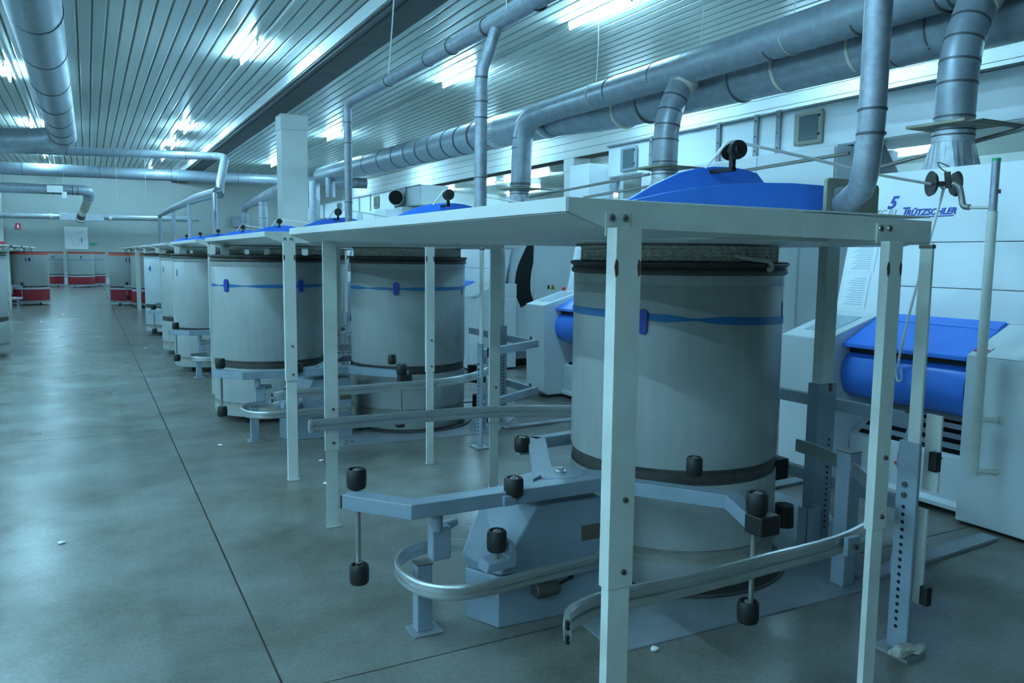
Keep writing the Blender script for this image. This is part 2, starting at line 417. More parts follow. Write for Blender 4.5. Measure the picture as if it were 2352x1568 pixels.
def can(x, y, label, body='plastic', group='tall sliver cans', tape=None, clips=(), number=None, red=False, casters=True, num_size=0.11, num_z=1.20, num_ang=None, z0=0.07, inkm='ink', upper=True):
    t = thing('sliver_can', label, 'can', (x, y, 0), group)
    c = (x, y); r = CR
    R2 = r-0.012
    if red:
        obj('shell', MB().lathe([(r-0.006, 0.52), (r, 0.53), (r, 1.355)], c), body, t)
        obj('rim', MB().lathe([(r, 1.35), (r+0.008, 1.355), (r+0.008, 1.41), (r+0.004, 1.415)], c), 'orange', t)
        obj('top_ring', MB().lathe([(r+0.004, 1.412), (r+0.012, 1.418), (r+0.012, 1.434), (r, CZ), (r-0.02, CZ-0.002), (r-0.02, 0.3)], c), 'rim', t)
        obj('band', MB().lathe([(r-0.004, 0.475), (r+0.004, 0.48), (r+0.004, 0.515), (r-0.004, 0.52)], c), 'rim', t)
        obj('white_band', MB().lathe([(r, 0.43), (r+0.003, 0.435), (r+0.003, 0.475), (r, 0.478)], c), 'plastic_white', t)
        obj('lower_shell', MB().lathe([(0.02, z0+0.03), (r-0.02, z0+0.03), (r-0.005, z0+0.06), (r-0.001, 0.435)], c), 'red', t)
        obj('foot_ring', MB().lathe([(r-0.03, z0), (r-0.003, z0), (r-0.003, z0+0.055), (r-0.03, z0+0.055)], c), 'plate', t)
    else:
        obj('shell', MB().lathe([(r-0.004, 0.545), (r, 0.56), (r, 1.333), (r-0.002, 1.336), (r, 1.339), (r, 1.385)], c), body, t)
        obj('rim', MB().lathe([(r, 1.378), (r+0.010, 1.382), (r+0.014, 1.392), (r+0.010, 1.404), (r+0.004, 1.408), (r+0.010, 1.416), (r+0.020, 1.424), (r+0.020, 1.430), (r+0.008, CZ), (r-0.02, CZ-0.004), (r-0.03, 1.36), (r-0.03, 0.4)], c), 'rim', t)
        obj('groove', MB().lathe([(r-0.004, 0.475), (r-0.010, 0.485), (r-0.006, 0.505), (r-0.010, 0.52), (r-0.006, 0.535), (r-0.004, 0.548)], c), 'rim', t)
        obj('lower_shell', MB().lathe([(r-0.004, 0.478), (r+0.001, 0.465), (r+0.001, 0.30), (r, 0.19)], c), body, t)
        obj('scuffed_band', MB().lathe([(r, 0.19), (r-0.005, 0.183), (r-0.005, 0.132), (r, 0.125)], c), 'plastic_dirty', t)
        obj('foot_ring', MB().lathe([(0.02, z0), (r-0.02, z0), (r-0.004, z0), (r-0.001, z0+0.03), (r, 0.128)], c), body, t)
    if casters:
        for q in range(4):
            a = math.radians(45+90*q); cx_, cy_ = x+0.36*math.cos(a), y+0.36*math.sin(a)
            w_ = obj('caster', MB().cyl((cx_-0.015, cy_, 0.03), (cx_+0.015, cy_, 0.03), 0.03, n=12), 'rubber', t)
            obj('fork', MB().box(cx_-0.022, cx_+0.022, cy_-0.02, cy_+0.02, 0.05, z0+0.005), 'dark_steel', w_)
    if tape: obj('tape_band', arc_band(c, r+0.0005, tape[0], tape[1], math.radians(tape[2]), math.radians(tape[3]), wavy=tape[4]), 'tape', t)
    for a in clips:
        a = math.radians(a); ux, uy = math.cos(a), math.sin(a); m = Matrix.Translation((x+ux*(r+0.004), y+uy*(r+0.004), 1.18)) @ Matrix.Rotation(a, 4, 'Z')
        pill = [(0.022*math.cos(k*math.pi/6)*1.0, 0.022*math.sin(k*math.pi/6)+(0.032 if k <= 6 else -0.032)) for k in range(12)]
        mb = MB().prism([(p[0], p[1]) for p in pill], 'x', -0.004, 0.010); mb.v = [m @ v for v in mb.v]
        obj('clip', mb, 'ink', t)
    if number:
        mb = text_mb(number, num_size, bold=0.004)
        a = math.radians(num_ang) if num_ang is not None else math.atan2(-y, -x)
        obj('number', wrap(mb, c, r, a, num_z), inkm, t)
    return t

def sliver_coils(x, y, z0, z1, label):
    """cotton rope laid in coils above the rim"""
    mb = MB(); n = 4; h = (z1-z0)/n; rr = h/2*1.15; N = 560
    for k in range(n):
        zc = z0+h*(k+0.5); vs = []; S = 8; R0 = CR-0.042
        for i in range(N):
            a = 2*math.pi*i/N+k*0.13
            for j in range(S):
                b = 2*math.pi*j/S
                tw = 1.0+0.22*math.sin(a*70+b*1.0+k)
                vs.append((x+(R0+rr*tw*math.cos(b))*math.cos(a), y+(R0+rr*tw*math.cos(b))*math.sin(a), zc+rr*tw*math.sin(b)))
        fs = [(i*S+j, ((i+1)%N)*S+j, ((i+1)%N)*S+(j+1)%S, i*S+(j+1)%S) for i in range(N) for j in range(S)]
        mb.add(vs, fs, True)
    mb.cyl((x, y, z0-0.02), (x, y, z1-0.004), CR-0.045, n=40)
    o = tag(obj('sliver_coils', mb, 'sliver', kind='stuff', loc=(x, y, z0)), label, 'cotton'); return o

# main cans under the coiler heads, one per machine line
can_lab = {0: 'large pale sliver can nearest the camera, with wavy blue tape', 1: 'pale sliver can under the second canopy, right-hand one with a blue clip'}
C0 = (2.485, 3.0); C1 = (2.45, 3.0+P)
can(C0[0], C0[1], can_lab[0], tape=(1.172, 1.206, 150, 345, 0.02), clips=(214.5,), casters=False, z0=0.02, number='1', num_ang=304, num_z=1.19, num_size=0.10)
can(C1[0], C1[1], can_lab[1], tape=(1.165, 1.192, 150, 345, 0.004), clips=(238.0,), casters=False, z0=0.02, number='1', num_ang=318, num_z=1.12)
for k in range(2, 8):
    can(2.44, 3.0+P*k, 'pale sliver can in coiling position under the %s canopy of the right row' % ['', '', 'third', 'fourth', 'fifth', 'sixth', 'seventh', 'eighth'][k], casters=False, z0=0.02)
for k in range(0, 8):
    sliver_coils(C0[0]-0.04*min(k, 1), 3.0+P*k, 1.437, 1.508, 'cream cotton sliver coiled above the rim of the can under the %s canopy' % ['nearest', 'second', 'third', 'fourth', 'fifth', 'sixth', 'seventh', 'eighth'][k])
tag(obj('sliver_tail', MB().tube(smoothpath([(2.40, 2.535, 1.462), (2.45, 2.51, 1.452), (2.51, 2.50, 1.447), (2.565, 2.498, 1.440), (2.578, 2.492, 1.415), (2.560, 2.490, 1.405)], 5), [0.006+0.006*min(1, i/14) for i in range(26)], n=8), 'sliver', loc=(2.5, 2.5, 1.44)), 'loose cotton tail lying over the rim of the nearest can', 'cotton')
# waiting cans on the aisle side
can(1.43, 7.30, 'pale sliver can under the second canopy, left-hand one with two blue clips', tape=(1.165, 1.192, 140, 345, 0.003), clips=(213.5, 289.0))
can(1.40, 10.62, 'pale sliver can under the third canopy, blue mark near its left edge', number='1', num_ang=202, num_z=1.17)
can(1.40, 12.45, 'pale sliver can standing just behind the third canopy can', number='1', num_ang=200, num_z=1.17)
can(1.36, 15.5, 'bright pale sliver can marked with a blue 4', body='plastic_white', number='4', num_ang=212, num_z=1.12, num_size=0.14)
can(0.99, 24.5, 'red-based sliver can marked 11 at the aisle, orange rim', red=True, number='11', num_ang=266, num_z=1.17, num_size=0.16, inkm='ink_dark', group='red-based sliver cans')
can(1.48, 23.3, 'red-based sliver can behind the changer arm, right of the can marked 11', red=True, group='red-based sliver cans')
can(2.3, 28.2, 'red-based sliver can farther back on the right behind the post', red=True, group='red-based sliver cans')
can(-1.44, 25.24, 'red-based sliver can marked 14 on the left of the aisle', red=True, number='14', num_ang=274, num_z=1.17, num_size=0.16, inkm='ink_dark', group='red-based sliver cans')
can(-1.72, 29.0, 'red-based sliver can just behind the can marked 14', red=True, tape=(1.10, 1.12, 180, 360, 0), group='red-based sliver cans')
can(-2.45, 24.7, 'red-based sliver can partly hidden behind the thin left post', red=True, group='red-based sliver cans')
can(-1.38, 37.9, 'red-based sliver can marked 13 near the back wall', red=True, tape=(1.10, 1.12, 180, 360, 0), number='13', num_ang=285, num_z=1.17, num_size=0.15, inkm='ink_dark', group='red-based sliver cans')
can(-0.26, 36.9, 'red-based sliver can marked 8, the middle one at the back wall', red=True, tape=(1.10, 1.12, 180, 360, 0), number='8', num_ang=272, num_z=1.17, num_size=0.15, inkm='ink_dark', group='red-based sliver cans')
can(0.16, 38.4, 'red-based sliver can right behind the two at the back wall', red=True, tape=(1.10, 1.12, 180, 360, 0), group='red-based sliver cans')
can(-1.49, 13.07, 'pale sliver can cut off by the left edge of the picture')

# ------------------------------------------------------------------ can canopies
def L_post(x, y, ztop, parent, face='-y', zj=0.65, w=0.072, d=0.040, sgn=1, notch=True):
    """telescoping angle post: the outer sleeve over a thinner inner leg"""
    t = 0.0045; h = w/2
    def Lsec(g):
        W = w/2-g; D = d
        return [(x-W, y+g), (x+W, y+g), (x+W, y+g+t), (x-W+t, y+g+t), (x-W+t, y+D-g), (x-W, y+D-g)] if sgn > 0 else \
               [(x-W, y+g), (x+W, y+g), (x+W, y+D-g), (x+W-t, y+D-g), (x+W-t, y+g+t), (x-W, y+g+t)]
    o = obj('leg', MB().prism(Lsec(0), 'z', zj, ztop), 'paint_post', parent, bevel=0.0012)
    obj('inner_leg', MB().prism(Lsec(0.005), 'z', 0.004, zj+0.05), 'paint_post', o)
    obj('foot', MB().box(x-0.03, x+0.05, y-0.005, y+d+0.02, 0, 0.005), 'alu', o, bevel=0.001)
    for zz in (zj+0.04, zj+0.22):
        obj('bolt', MB().cyl((x+0.008, y+0.002, zz), (x+0.008, y-0.006, zz), 0.008, 0.006, n=10), 'dark_steel', o)
    for xx in (((-w/2 + 0.002), (w/2-0.006)) if notch else ()):
        obj('rust_notch', MB().prism([(x+xx-0.002, 1.405), (x+xx+0.004, 1.412), (x+xx+0.004, 1.44), (x+xx-0.002, 1.447), (x+xx-0.006, 1.43)], 'y', y-0.0012, y+0.002), 'rust', o)
    return o
def make_canopy(k):
    X0, X1, Y0, Y1 = 0.974, 2.28, 1.57, 4.40
    zt = 1.587
    t = thing('can_canopy', '', 'canopy', (1.6, 2.9, 0), 'white sheet-metal canopies on posts along the right row')
    # top sheet, split at the fascia joint
    obj('roof_panel', MB().box(X0, 1.73, Y0, Y1, zt-0.006, zt), 'paint', t, bevel=0.002)
    obj('roof_panel', MB().box(1.733, X1, Y0, Y1, zt-0.006, zt-0.001), 'paint', t, bevel=0.002)
    # front fascia with the sloping end and rounded right corner
    ft = 0.0045
    obj('front_fascia', MB().prism([(X0, zt), (X0, zt-0.033), (1.075, 1.520), (1.7315, 1.512), (1.7315, zt-0.006)], 'y', Y0-ft, Y0), 'paint_post', t, bevel=0.001)
    obj('front_fascia', MB().prism([(1.7335, zt-0.008), (1.7335, 1.511), (2.268, 1.505), (2.28, 1.515), (2.28, zt-0.016)], 'y', Y0-ft, Y0), 'paint_post', t, bevel=0.001)
    obj('side_lip', MB().box(X0-ft, X0, Y0-0.002, Y1, zt-0.033, zt), 'paint', t, bevel=0.001)
    obj('underside_tray', MB().prism([(X0+0.004, zt-0.032), (X0+0.10, 1.522), (X0+0.10, 1.518), (X0-0.002, zt-0.036)], 'y', Y0+0.003, Y1), 'paint', t)
    obj('underside_tray', MB().box(X0+0.10, 1.9, Y0+0.003, Y1, 1.518, 1.522), 'paint', t)
    obj('rear_fascia', MB().box(X0+0.1, X1, Y1, Y1+ft, 1.50, zt), 'paint', t)
    obj('right_lip', MB().box(X1, X1+ft, Y0, 2.0, 1.50, zt-0.02), 'paint', t)
    # four posts
    pa = L_post(1.112, 1.515, 1.519, t); pb = L_post(2.055, 1.515, 1.506, t, w=0.060, d=0.030)
    for (x, o) in ((1.112, pa), (2.062, pb)):
        obj('bolt_tab', MB().box(x-0.036, x+0.036, Y0-0.008-0.002, Y0-0.0047, 1.500, 1.558), 'paint_post', o, bevel=0.0015)
        for dx in (-0.019, 0.019):
            obj('bolt', MB().cyl((x+dx, Y0-0.009, 1.543), (x+dx, Y0-0.0135, 1.543), 0.0105, 0.009, n=12), 'chrome', o)
            obj('bolt_head', MB().cyl((x+dx, Y0-0.013, 1.543), (x+dx, Y0-0.016, 1.543), 0.005, n=6), 'dark_steel', o)
    pc = L_post(1.10, 4.075, 1.517, t, zj=0.42, d=0.014, notch=False); pd = L_post(2.20, 4.355, 1.517, t, zj=0.42, d=0.014, notch=False)
    return t
canopies = []
cn0 = make_canopy(0)
names8 = ['nearest', 'second nearest', 'third nearest', 'fourth nearest', 'fifth nearest', 'sixth nearest', 'seventh nearest', 'farthest']
cn0['label'] = 'large white sheet-metal canopy on posts nearest the camera'
for k in range(1, 8):
    dup(cn0, (0, P*k, 0), 'white sheet-metal canopy on posts, %s in the right row' % names8[k])

# ------------------------------------------------------------------ coiler heads
def arc_prof(pts, base):
    return pts+[(pts[-1][0], base), (pts[0][0], base)]
def make_head():
    t = thing('coiler_head', '', 'coiler', (2.6, 3.0, 0), 'coiler heads over the right row of cans')
    # table round the coiler plate
    obj('table', MB().prism([(1.76, 1.95), (2.74, 1.95), (3.20, 2.32), (3.24, 2.40), (3.24, 3.95), (1.76, 3.95)], 'z', 1.512, 1.60), 'paint', t, bevel=0.004)
    obj('coiler_plate', MB().cyl((2.47, 3.0, 1.505), (2.47, 3.0, 1.5125), 0.47, n=48), 'dark_steel', t)
    obj('base', MB().box(1.90, 3.02, 2.62, 3.70, 1.60, 1.665), 'paint', t, bevel=0.004)
    near = [(1.72, 1.60), (1.83, 1.645), (1.933, 1.680), (2.08, 1.713), (2.243, 1.742), (2.42, 1.766), (2.609, 1.782), (2.80, 1.790), (3.005, 1.789)]
    obj('near_cover', MB().prism(arc_prof(near, 1.664)[:-1]+[(1.90, 1.664)], 'y', 2.60, 2.622), 'blue', t, bevel=0.004)
    obj('cover_edge', MB().box(3.006, 3.022, 2.595, 2.98, 1.60, 1.795), 'paint', t)
    far = [(2.12, 1.60), (2.23, 1.675), (2.353, 1.739), (2.483, 1.808), (2.645, 1.877), (2.77, 1.908), (2.88, 1.923), (3.0, 1.927), (3.10, 1.920), (3.176, 1.905), (3.235, 1.855), (3.27, 1.80)]
    obj('far_cover', MB().prism(far+[(3.27, 1.60)], 'y', 3.20, 3.225), 'blue', t, bevel=0.004)
    obj('outlet_plate', MB().prism([(2.90, 1.60), (2.90, 1.80), (2.915, 1.812), (3.10, 1.812), (3.235, 1.795), (3.245, 1.78), (3.245, 1.60)], 'y', 2.50, 2.52), 'grey_plate', t, bevel=0.002)
    # perforated adjusting columns
    obj('column_sleeve', MB().box(2.602, 2.616, 1.778, 1.826, 0.75, 1.512), 'paint_post', t, bevel=0.003)
    pc = obj('perforated_column', MB().box(2.60, 2.618, 1.775, 1.858, 0.012, 0.80), 'slate', t, bevel=0.004)
    hb = MB()
    for i in range(17): hb.cyl((2.5995, 1.822, 0.10+i*0.0285), (2.5985, 1.822, 0.10+i*0.0285), 0.007, n=8)
    obj('adjusting_holes', hb, 'black_hole', pc, kind='stuff')
    obj('foot_plate', MB().box(2.56, 2.66, 1.74, 1.89, 0, 0.012), 'plate', pc)
    for zz in (0.60, 0.64): obj('bolt', MB().cyl((2.60, 1.822, zz), (2.594, 1.822, zz), 0.011, n=8), 'dark_steel', pc)
    obj('sleeve_cap', MB().box(2.600, 2.618, 1.776, 1.828, 1.494, 1.506), 'dark_steel', t)
    # heavy inner column with flange and its ladder of holes
    o = obj('inner_column', MB().box(3.20, 3.29, 2.735, 2.79, 0.79, 1.512), 'paint_post', t, bevel=0.003)
    c = obj('slate_column', MB().box(3.185, 3.255, 2.73, 2.80, 0.012, 0.835), 'slate', t, bevel=0.004)
    obj('flange', MB().box(3.255, 3.315, 2.735, 2.745, 0.03, 0.835), 'slate', c)
    hb = MB()
    for i in range(17): hb.cyl((3.28, 2.7345, 0.09+i*0.0285), (3.28, 2.7332, 0.09+i*0.0285), 0.006, n=8)
    obj('adjusting_holes', hb, 'black_hole', c, kind='stuff')
    # cross bars tying the columns together
    for z, nm in ((0.715, 'upper'), (0.31, 'lower')):
        obj('cross_bar', MB().beam((3.36, 3.60, z), (3.36, 2.34, z), 0.045, 0.06), 'slate', t, bevel=0.003)
        obj('cross_bar', MB().beam((3.39, 2.33, z), (2.63, 1.855, z), 0.045, 0.06), 'slate', t, bevel=0.003)
        obj('stop_pin', MB().cyl((3.35, 2.36, z+0.03), (3.35, 2.36, z+0.055), 0.010, n=10), 'dark_steel', t)
    obj('bracket_plate', MB().box(2.665, 2.675, 1.74, 1.80, 0.62, 0.90), 'paint_post', t)
    obj('bracket_plate', MB().box(2.66, 2.67, 1.77, 1.83, 0.19, 0.55), 'paint_post', t)
    for z in (0.70, 0.20):
        bk = obj('switch_block', MB().box(2.64, 2.67, 1.735, 1.765, z, z+0.07), 'black', t, bevel=0.002)
        obj('pin', MB().cyl((2.67, 1.75, z+0.045), (2.69, 1.75, z+0.045), 0.006, n=8), 'dark_steel', bk)
    # drive motor and dust bracket beside the can
    obj('motor', MB().cyl((3.12, 3.02, 0.30), (3.12, 3.02, 0.46), 0.055, n=20).box(3.10, 3.22, 2.93, 3.02, 0.30, 0.41), 'black', t, bevel=0.004)
    obj('motor_foot', MB().cyl((3.06, 2.80, 0.11), (3.06, 2.80, 0.22), 0.05, 0.045, n=20), 'rubber', t)
    obj('u_bracket', MB().box(3.0, 3.10, 2.60, 2.608, 0.0, 0.26).box(3.0, 3.008, 2.60, 2.66, 0.0, 0.26).box(3.092, 3.10, 2.60, 2.66, 0.0, 0.26), 'slate', t, bevel=0.003)
    return t
hd0 = make_head(); hd0['label'] = 'blue-covered coiler head on slate posts nearest the camera'
for k in range(1, 8):
    dup(hd0, (-0.03, P*k, 0), 'blue-covered coiler head on slate posts, %s in the right row' % names8[k])

# pulleys with the cotton strand over each coiler head
def make_pulley():
    t = thing('sliver_pulley', '', 'pulley', (2.78, 3.15, 1.92), 'black pulleys over the coiler heads')
    ax = Vector((-0.22, -0.97, 0)).normalized(); c = Vector((2.858, 3.05, 1.986))
    p = c-ax*0.045; q = c+ax*0.045
    d = obj('flange_disc', MB().cyl(p-ax*0.010, p+ax*0.008, 0.040, 0.046, n=28), 'rubber', t)
    d = obj('flange_disc', MB().cyl(q-ax*0.010, q+ax*0.012, 0.048, 0.044, n=28), 'rubber', t)
    obj('hub', MB().cyl(p-ax*0.05, q+ax*0.006, 0.014, n=14), 'dark_steel', t)
    obj('hub_ring', MB().cyl(q+ax*0.012, q+ax*0.018, 0.022, 0.018, n=18), 'black', t)
    obj('stem', MB().box(2.846, 2.868, 3.04, 3.065, 1.89, 1.985), 'black', t)
    obj('stem_foot', MB().box(2.843, 2.871, 3.04, 3.205, 1.885, 1.903), 'black', t)
    return t
pl0 = make_pulley(); pl0['label'] = 'black twin-disc pulley above the nearest blue coiler head'
for k in range(1, 8):
    dup(pl0, (-0.01, P*k, 0), 'black twin-disc pulley above the coiler head, %s in the right row' % names8[k])
def strand(k):
    pts = smoothpath([(2.74, 3.12+k*P, 1.90), (2.78, 3.08+k*P, 1.965), (2.82, 3.052+k*P, 2.020), (2.90, 3.035+k*P, 2.022), (3.3, 2.96+k*P, 1.968), (3.7, 2.88+k*P, 1.905), (4.05, 2.79+k*P, 1.862), (4.11, 2.775+k*P, 1.845), (4.125, 2.79+k*P, 1.78), (4.17, 2.95+k*P, 1.22), (4.20, 3.03+k*P, 0.90), (4.21, 3.035+k*P, 0.84)], 5)
    return obj('cotton_strand', MB().tube(pts, 0.0078, n=8), 'cotton', loc=(3.4, 3.0+k*P, 1.9))
s0 = tag(strand(0), 'long white cotton strand from near blue head to twin discs at right', 'strand', 'cotton strands over the pulleys')
for k in range(1, 5):
    o = s0.copy(); COL.objects.link(o); o.location = s0.location+Vector((-0.01, P*k, 0)); o['label'] = 'white cotton strand running from pulley to carding machine, %s in the right row' % names8[k]

# ------------------------------------------------------------------ suction pipes
def ring(parent, c, d, r, t=0.018, m='seam', g=0.004, nm='seam_ring'):
    d = Vector(d).normalized(); c = Vector(c)
    return obj(nm, MB().cyl(c-d*t/2, c+d*t/2, r+g, n=28), m, parent)
def pipe(name, label, cat, pts, r, m='galv', n=28, rings=0.0, fr=0.25, group=None, ring_r=None, extra=None):
    path = fillet(pts, fr, 7); base = Vector(pts[0])
    t = thing(name, label, cat, base, group)
    rs = r
    if isinstance(r, (tuple, list)):
        L = [0.0]
        for a, b in zip(path, path[1:]): L.append(L[-1]+(b-a).length)
        rs = [r[0]+(r[1]-r[0])*l/L[-1] for l in L]
    obj('pipe_body', MB().tube(path, rs, n=n), m, t)
    if rings:
        acc = 0.0; nxt = rings*0.5; tot = 0
        for a, b in zip(path, path[1:]):
            seg = (b-a).length
            while acc+seg >= nxt and seg > 1e-6:
                u = (nxt-acc)/seg; c = a+(b-a)*u
                rr = r if not isinstance(r, (tuple, list)) else r[0]+(r[1]-r[0])*nxt/L[-1]
                ring(t, c, (b-a), rr); nxt += rings; tot += 1
                if tot > 60: break
            acc += seg
    return t
# vertical pipe of the nearest line, with elbow into the outlet plate
PX = 2.66
t = pipe('suction_pipe', 'mottled grey vertical pipe in front, bending into the plate beside the blue cover', 'pipe',
     [(PX, 2.10, 3.25), (PX, 2.10, 1.95), (PX+0.01, 2.13, 1.73), (2.93, 2.42, 1.70), (3.00, 2.505, 1.70)], 0.050, 'galv_pipe', fr=0.10, group='suction pipes of the coiler heads')
for z in (2.02, 1.93): ring(t, (PX, 2.10, z), (0, 0, 1), 0.050, 0.008)
obj('collar', MB().cyl((2.975, 2.475, 1.70), (3.02, 2.53, 1.70), 0.075, 0.06, n=28), 'galv_pipe', t)
# second and third lines
t = pipe('suction_pipe', 'grey vertical pipe rising from the second coiler head, kinked near its top', 'pipe',
     [(2.70, 5.62, 1.60), (2.70, 5.62, 2.86), (2.80, 5.62, 3.10), (2.82, 5.58, 3.21)], 0.048, 'galv_pipe', fr=0.08, group='suction pipes of the coiler heads')
for z in (2.05, 2.50, 2.62, 2.80): ring(t, (2.70, 5.62, z), (0, 0, 1), 0.048, 0.008)
t = pipe('suction_header', 'grey overhead pipe that runs from the third coiler head towards the camera', 'pipe',
     [(2.69, 9.12, 1.60), (2.69, 9.12, 3.17), (2.73, 8.9, 3.19), (2.82, 5.58, 3.22), (2.80, 2.0, 3.24)], (0.040, 0.085), 'galv_pipe', fr=0.10, group='suction pipes of the coiler heads')
for z in (2.05, 2.72, 2.95): ring(t, (2.69, 9.12, z), (0, 0, 1), 0.045, 0.010)
for y, r_ in ((7.9, 0.055), (6.9, 0.062), (6.4, 0.067), (5.75, 0.071), (5.0, 0.075)): ring(t, (2.73+0.09*(8.9-y)/3.3, y, 3.19+0.03*(8.9-y)/3.3), (0, 1, 0), r_, 0.014)
# far group: dark crossing pipe, elbow, header and four drops
t = pipe('crossing_pipe', 'long dark pipe crossing the hall and bending down above the far drops', 'pipe',
     [(-7.9, 25.0, 4.02), (-2.0, 25.0, 4.09), (3.45, 25.0, 4.26), (3.62, 24.6, 4.20), (3.30, 23.4, 3.35), (3.22, 23.0, 3.02)], 0.115, 'galv_dark', rings=3.0, fr=0.3)
t = pipe('header_pipe', 'pale slanting header pipe over the four far drops', 'pipe',
     [(3.18, 23.0, 3.08), (2.86, 24.9, 3.02), (2.60, 29.6, 2.93), (2.55, 34.2, 2.88), (2.55, 34.2, 0.02)], (0.14, 0.055), 'galv_pipe', fr=0.15)
for i, (x, y, lb) in enumerate(((2.93, 21.8, 'nearest and thickest of the four far drop pipes'), (2.77, 26.0, 'second of the four far drop pipes'), (2.64, 29.6, 'third of the four far drop pipes'))):
    q = pipe('drop_pipe', 'pale vertical drop pipe, '+lb, 'pipe', [(x, y, 0.02), (x, y, 2.4), (x+(0.10 if i == 0 else 0), y+(0.8 if i == 0 else 0), 3.0)], 0.062, 'galv_pipe', n=16, fr=0.2, group='far drop pipes')

# big duct top left with its elbow
t = pipe('ventilation_duct', 'large grey round duct hanging over the aisle at top left', 'duct',
     [(-0.46, 5.0, 4.30), (-0.42, 23.9, 4.33), (-1.6, 24.2, 4.22), (-7.9, 24.2, 4.12)], 0.30, 'galv_dark', n=36, fr=0.9)
for y in (11.3, 13.4, 15.6, 17.7, 19.6, 21.2, 22.6): ring(t, (-0.44, y, 4.31), (0, 1, 0), 0.30, 0.03, g=0.006)
for x in (-1.1, -1.3, -2.0, -2.15): ring(t, (x, 24.14, 4.25), (1, 0.2, 0), 0.30, 0.03, g=0.004)
# cross ducts further back
t = pipe('cross_duct', 'wide pale duct crossing the far end of the hall under the ceiling', 'duct', [(-7.9, 33.0, 4.22), (10.5, 33.0, 4.44)], 0.215, 'galv_dark', rings=2.4, n=32)
t = pipe('bent_duct', 'dark horizontal duct on the left with a ribbed hose bending down at its end', 'duct',
     [(-7.9, 30.0, 3.36), (-0.05, 30.0, 3.45), (0.13, 30.2, 3.40), (0.10, 30.4, 3.20)], 0.165, 'galv_dark', fr=0.3, n=28)
for x in (-0.9, -0.35, -0.2): ring(t, (x, 30.0, 3.44), (1, 0, 0), 0.165, 0.03)
obj('label_panel', MB().box(-1.07, -0.62, 29.80, 29.83, 3.33, 3.55), 'sign_white', t)
h = MB()
hp = fillet([(0.13, 30.3, 3.30), (0.02, 30.6, 2.98), (-0.14, 31.0, 2.66), (-0.17, 31.1, 2.50)], 0.2, 5)
tt = thing('flexible_hose', 'pale ribbed hose hanging from the end of the dark duct', 'hose', (-0.1, 31.0, 2.5))
obj('hose_body', MB().tube(hp, 0.13, n=24), 'strap', tt)
for i in range(1, len(hp), 1): ring(tt, hp[i], hp[i]-hp[i-1], 0.128, 0.03, 'seam', 0.008)
t = pipe('wall_duct', 'grey round duct running along the back wall above the poster', 'duct', [(-7.9, 39.6, 2.87), (4.6, 39.6, 3.0)], 0.125, 'galv', rings=3.1, n=24)
for x in (-1.3, 0.95):
    ring(t, (x, 39.6, 2.93), (1, 0, 0), 0.125, 0.12, 'beam_light', 0.01, 'sleeve')
obj('junction_box', MB().box(-1.0, 0.7, 39.42, 39.78, 2.78, 3.08), 'galv', t, bevel=0.01)

# main dust duct over the machines
t = pipe('dust_duct', 'large banded grey duct rising from the column to the first branch', 'duct', [(6.35, 24.3, 3.80), (6.38, 10.75, 3.56)], (0.255, 0.275), 'galv_dark', n=40, group='dust ducts over the machines')
for i, y in enumerate((24.0, 22.6, 21.2, 19.6, 18.4, 17.4, 16.6, 15.9, 15.2, 14.5, 13.9, 13.3, 12.7)): ring(t, (6.36, y, 3.56+0.24*(y-10.75)/13.5), (0, 1, -0.018), 0.275-0.02*(y-10.75)/13.5, 0.022, g=0.006)
ring(t, (6.38, 12.55, 3.592), (0, 1, 0), 0.273, 0.5, 'alu', 0.004, 'bright_sleeve')
ring(t, (6.38, 10.86, 3.56), (0, 1, 0), 0.275, 0.10, 'alu', 0.010, 'collar')
t = pipe('dust_duct', 'lower dark duct running behind the upper one to the right edge', 'duct', [(6.42, 10.75, 3.54), (6.66, 9.6, 3.50), (6.66, 1.2, 3.44)], 0.245, 'galv_dark', n=40, fr=0.5, group='dust ducts over the machines')
for y in (8.7, 7.0, 5.0, 4.6, 3.0): ring(t, (6.66, y, 3.47), (0, 1, 0), 0.245, 0.02, g=0.005)
for y in (9.25, 6.35, 5.4): ring(t, (6.66, y, 3.48), (0, 1, 0), 0.245, 0.035, 'strap', 0.010, 'hanger_strap')
t = pipe('dust_duct', 'upper dark duct that bends down at the first branch and runs to the right edge', 'duct',
     [(6.16, 1.2, 3.66), (6.2, 10.35, 3.62), (5.98, 10.95, 3.52), (5.96, 10.98, 2.52)], (0.21, 0.155), 'galv_dark', n=36, fr=0.35, group='dust ducts over the machines')
for y, rr in ((8.9, 0.165), (7.95, 0.169), (7.35, 0.172), (6.1, 0.18), (5.05, 0.186), (4.25, 0.19), (4.15, 0.191), (3.3, 0.195)): ring(t, (6.19, y, 3.635), (0, 1, 0), rr+0.004, 0.022, g=0.005)
for y, rr in ((9.3, 0.165), (5.85, 0.185)): ring(t, (6.19, y, 3.635), (0, 1, 0), rr, 0.012, 'strap', 0.010, 'hanger_strap')
for z in (3.25, 3.1): ring(t, (5.97, 10.97, z), (0, 0, 1), 0.157, 0.018)
ring(t, (5.96, 10.98, 2.56), (0, 0, 1), 0.155, 0.04)
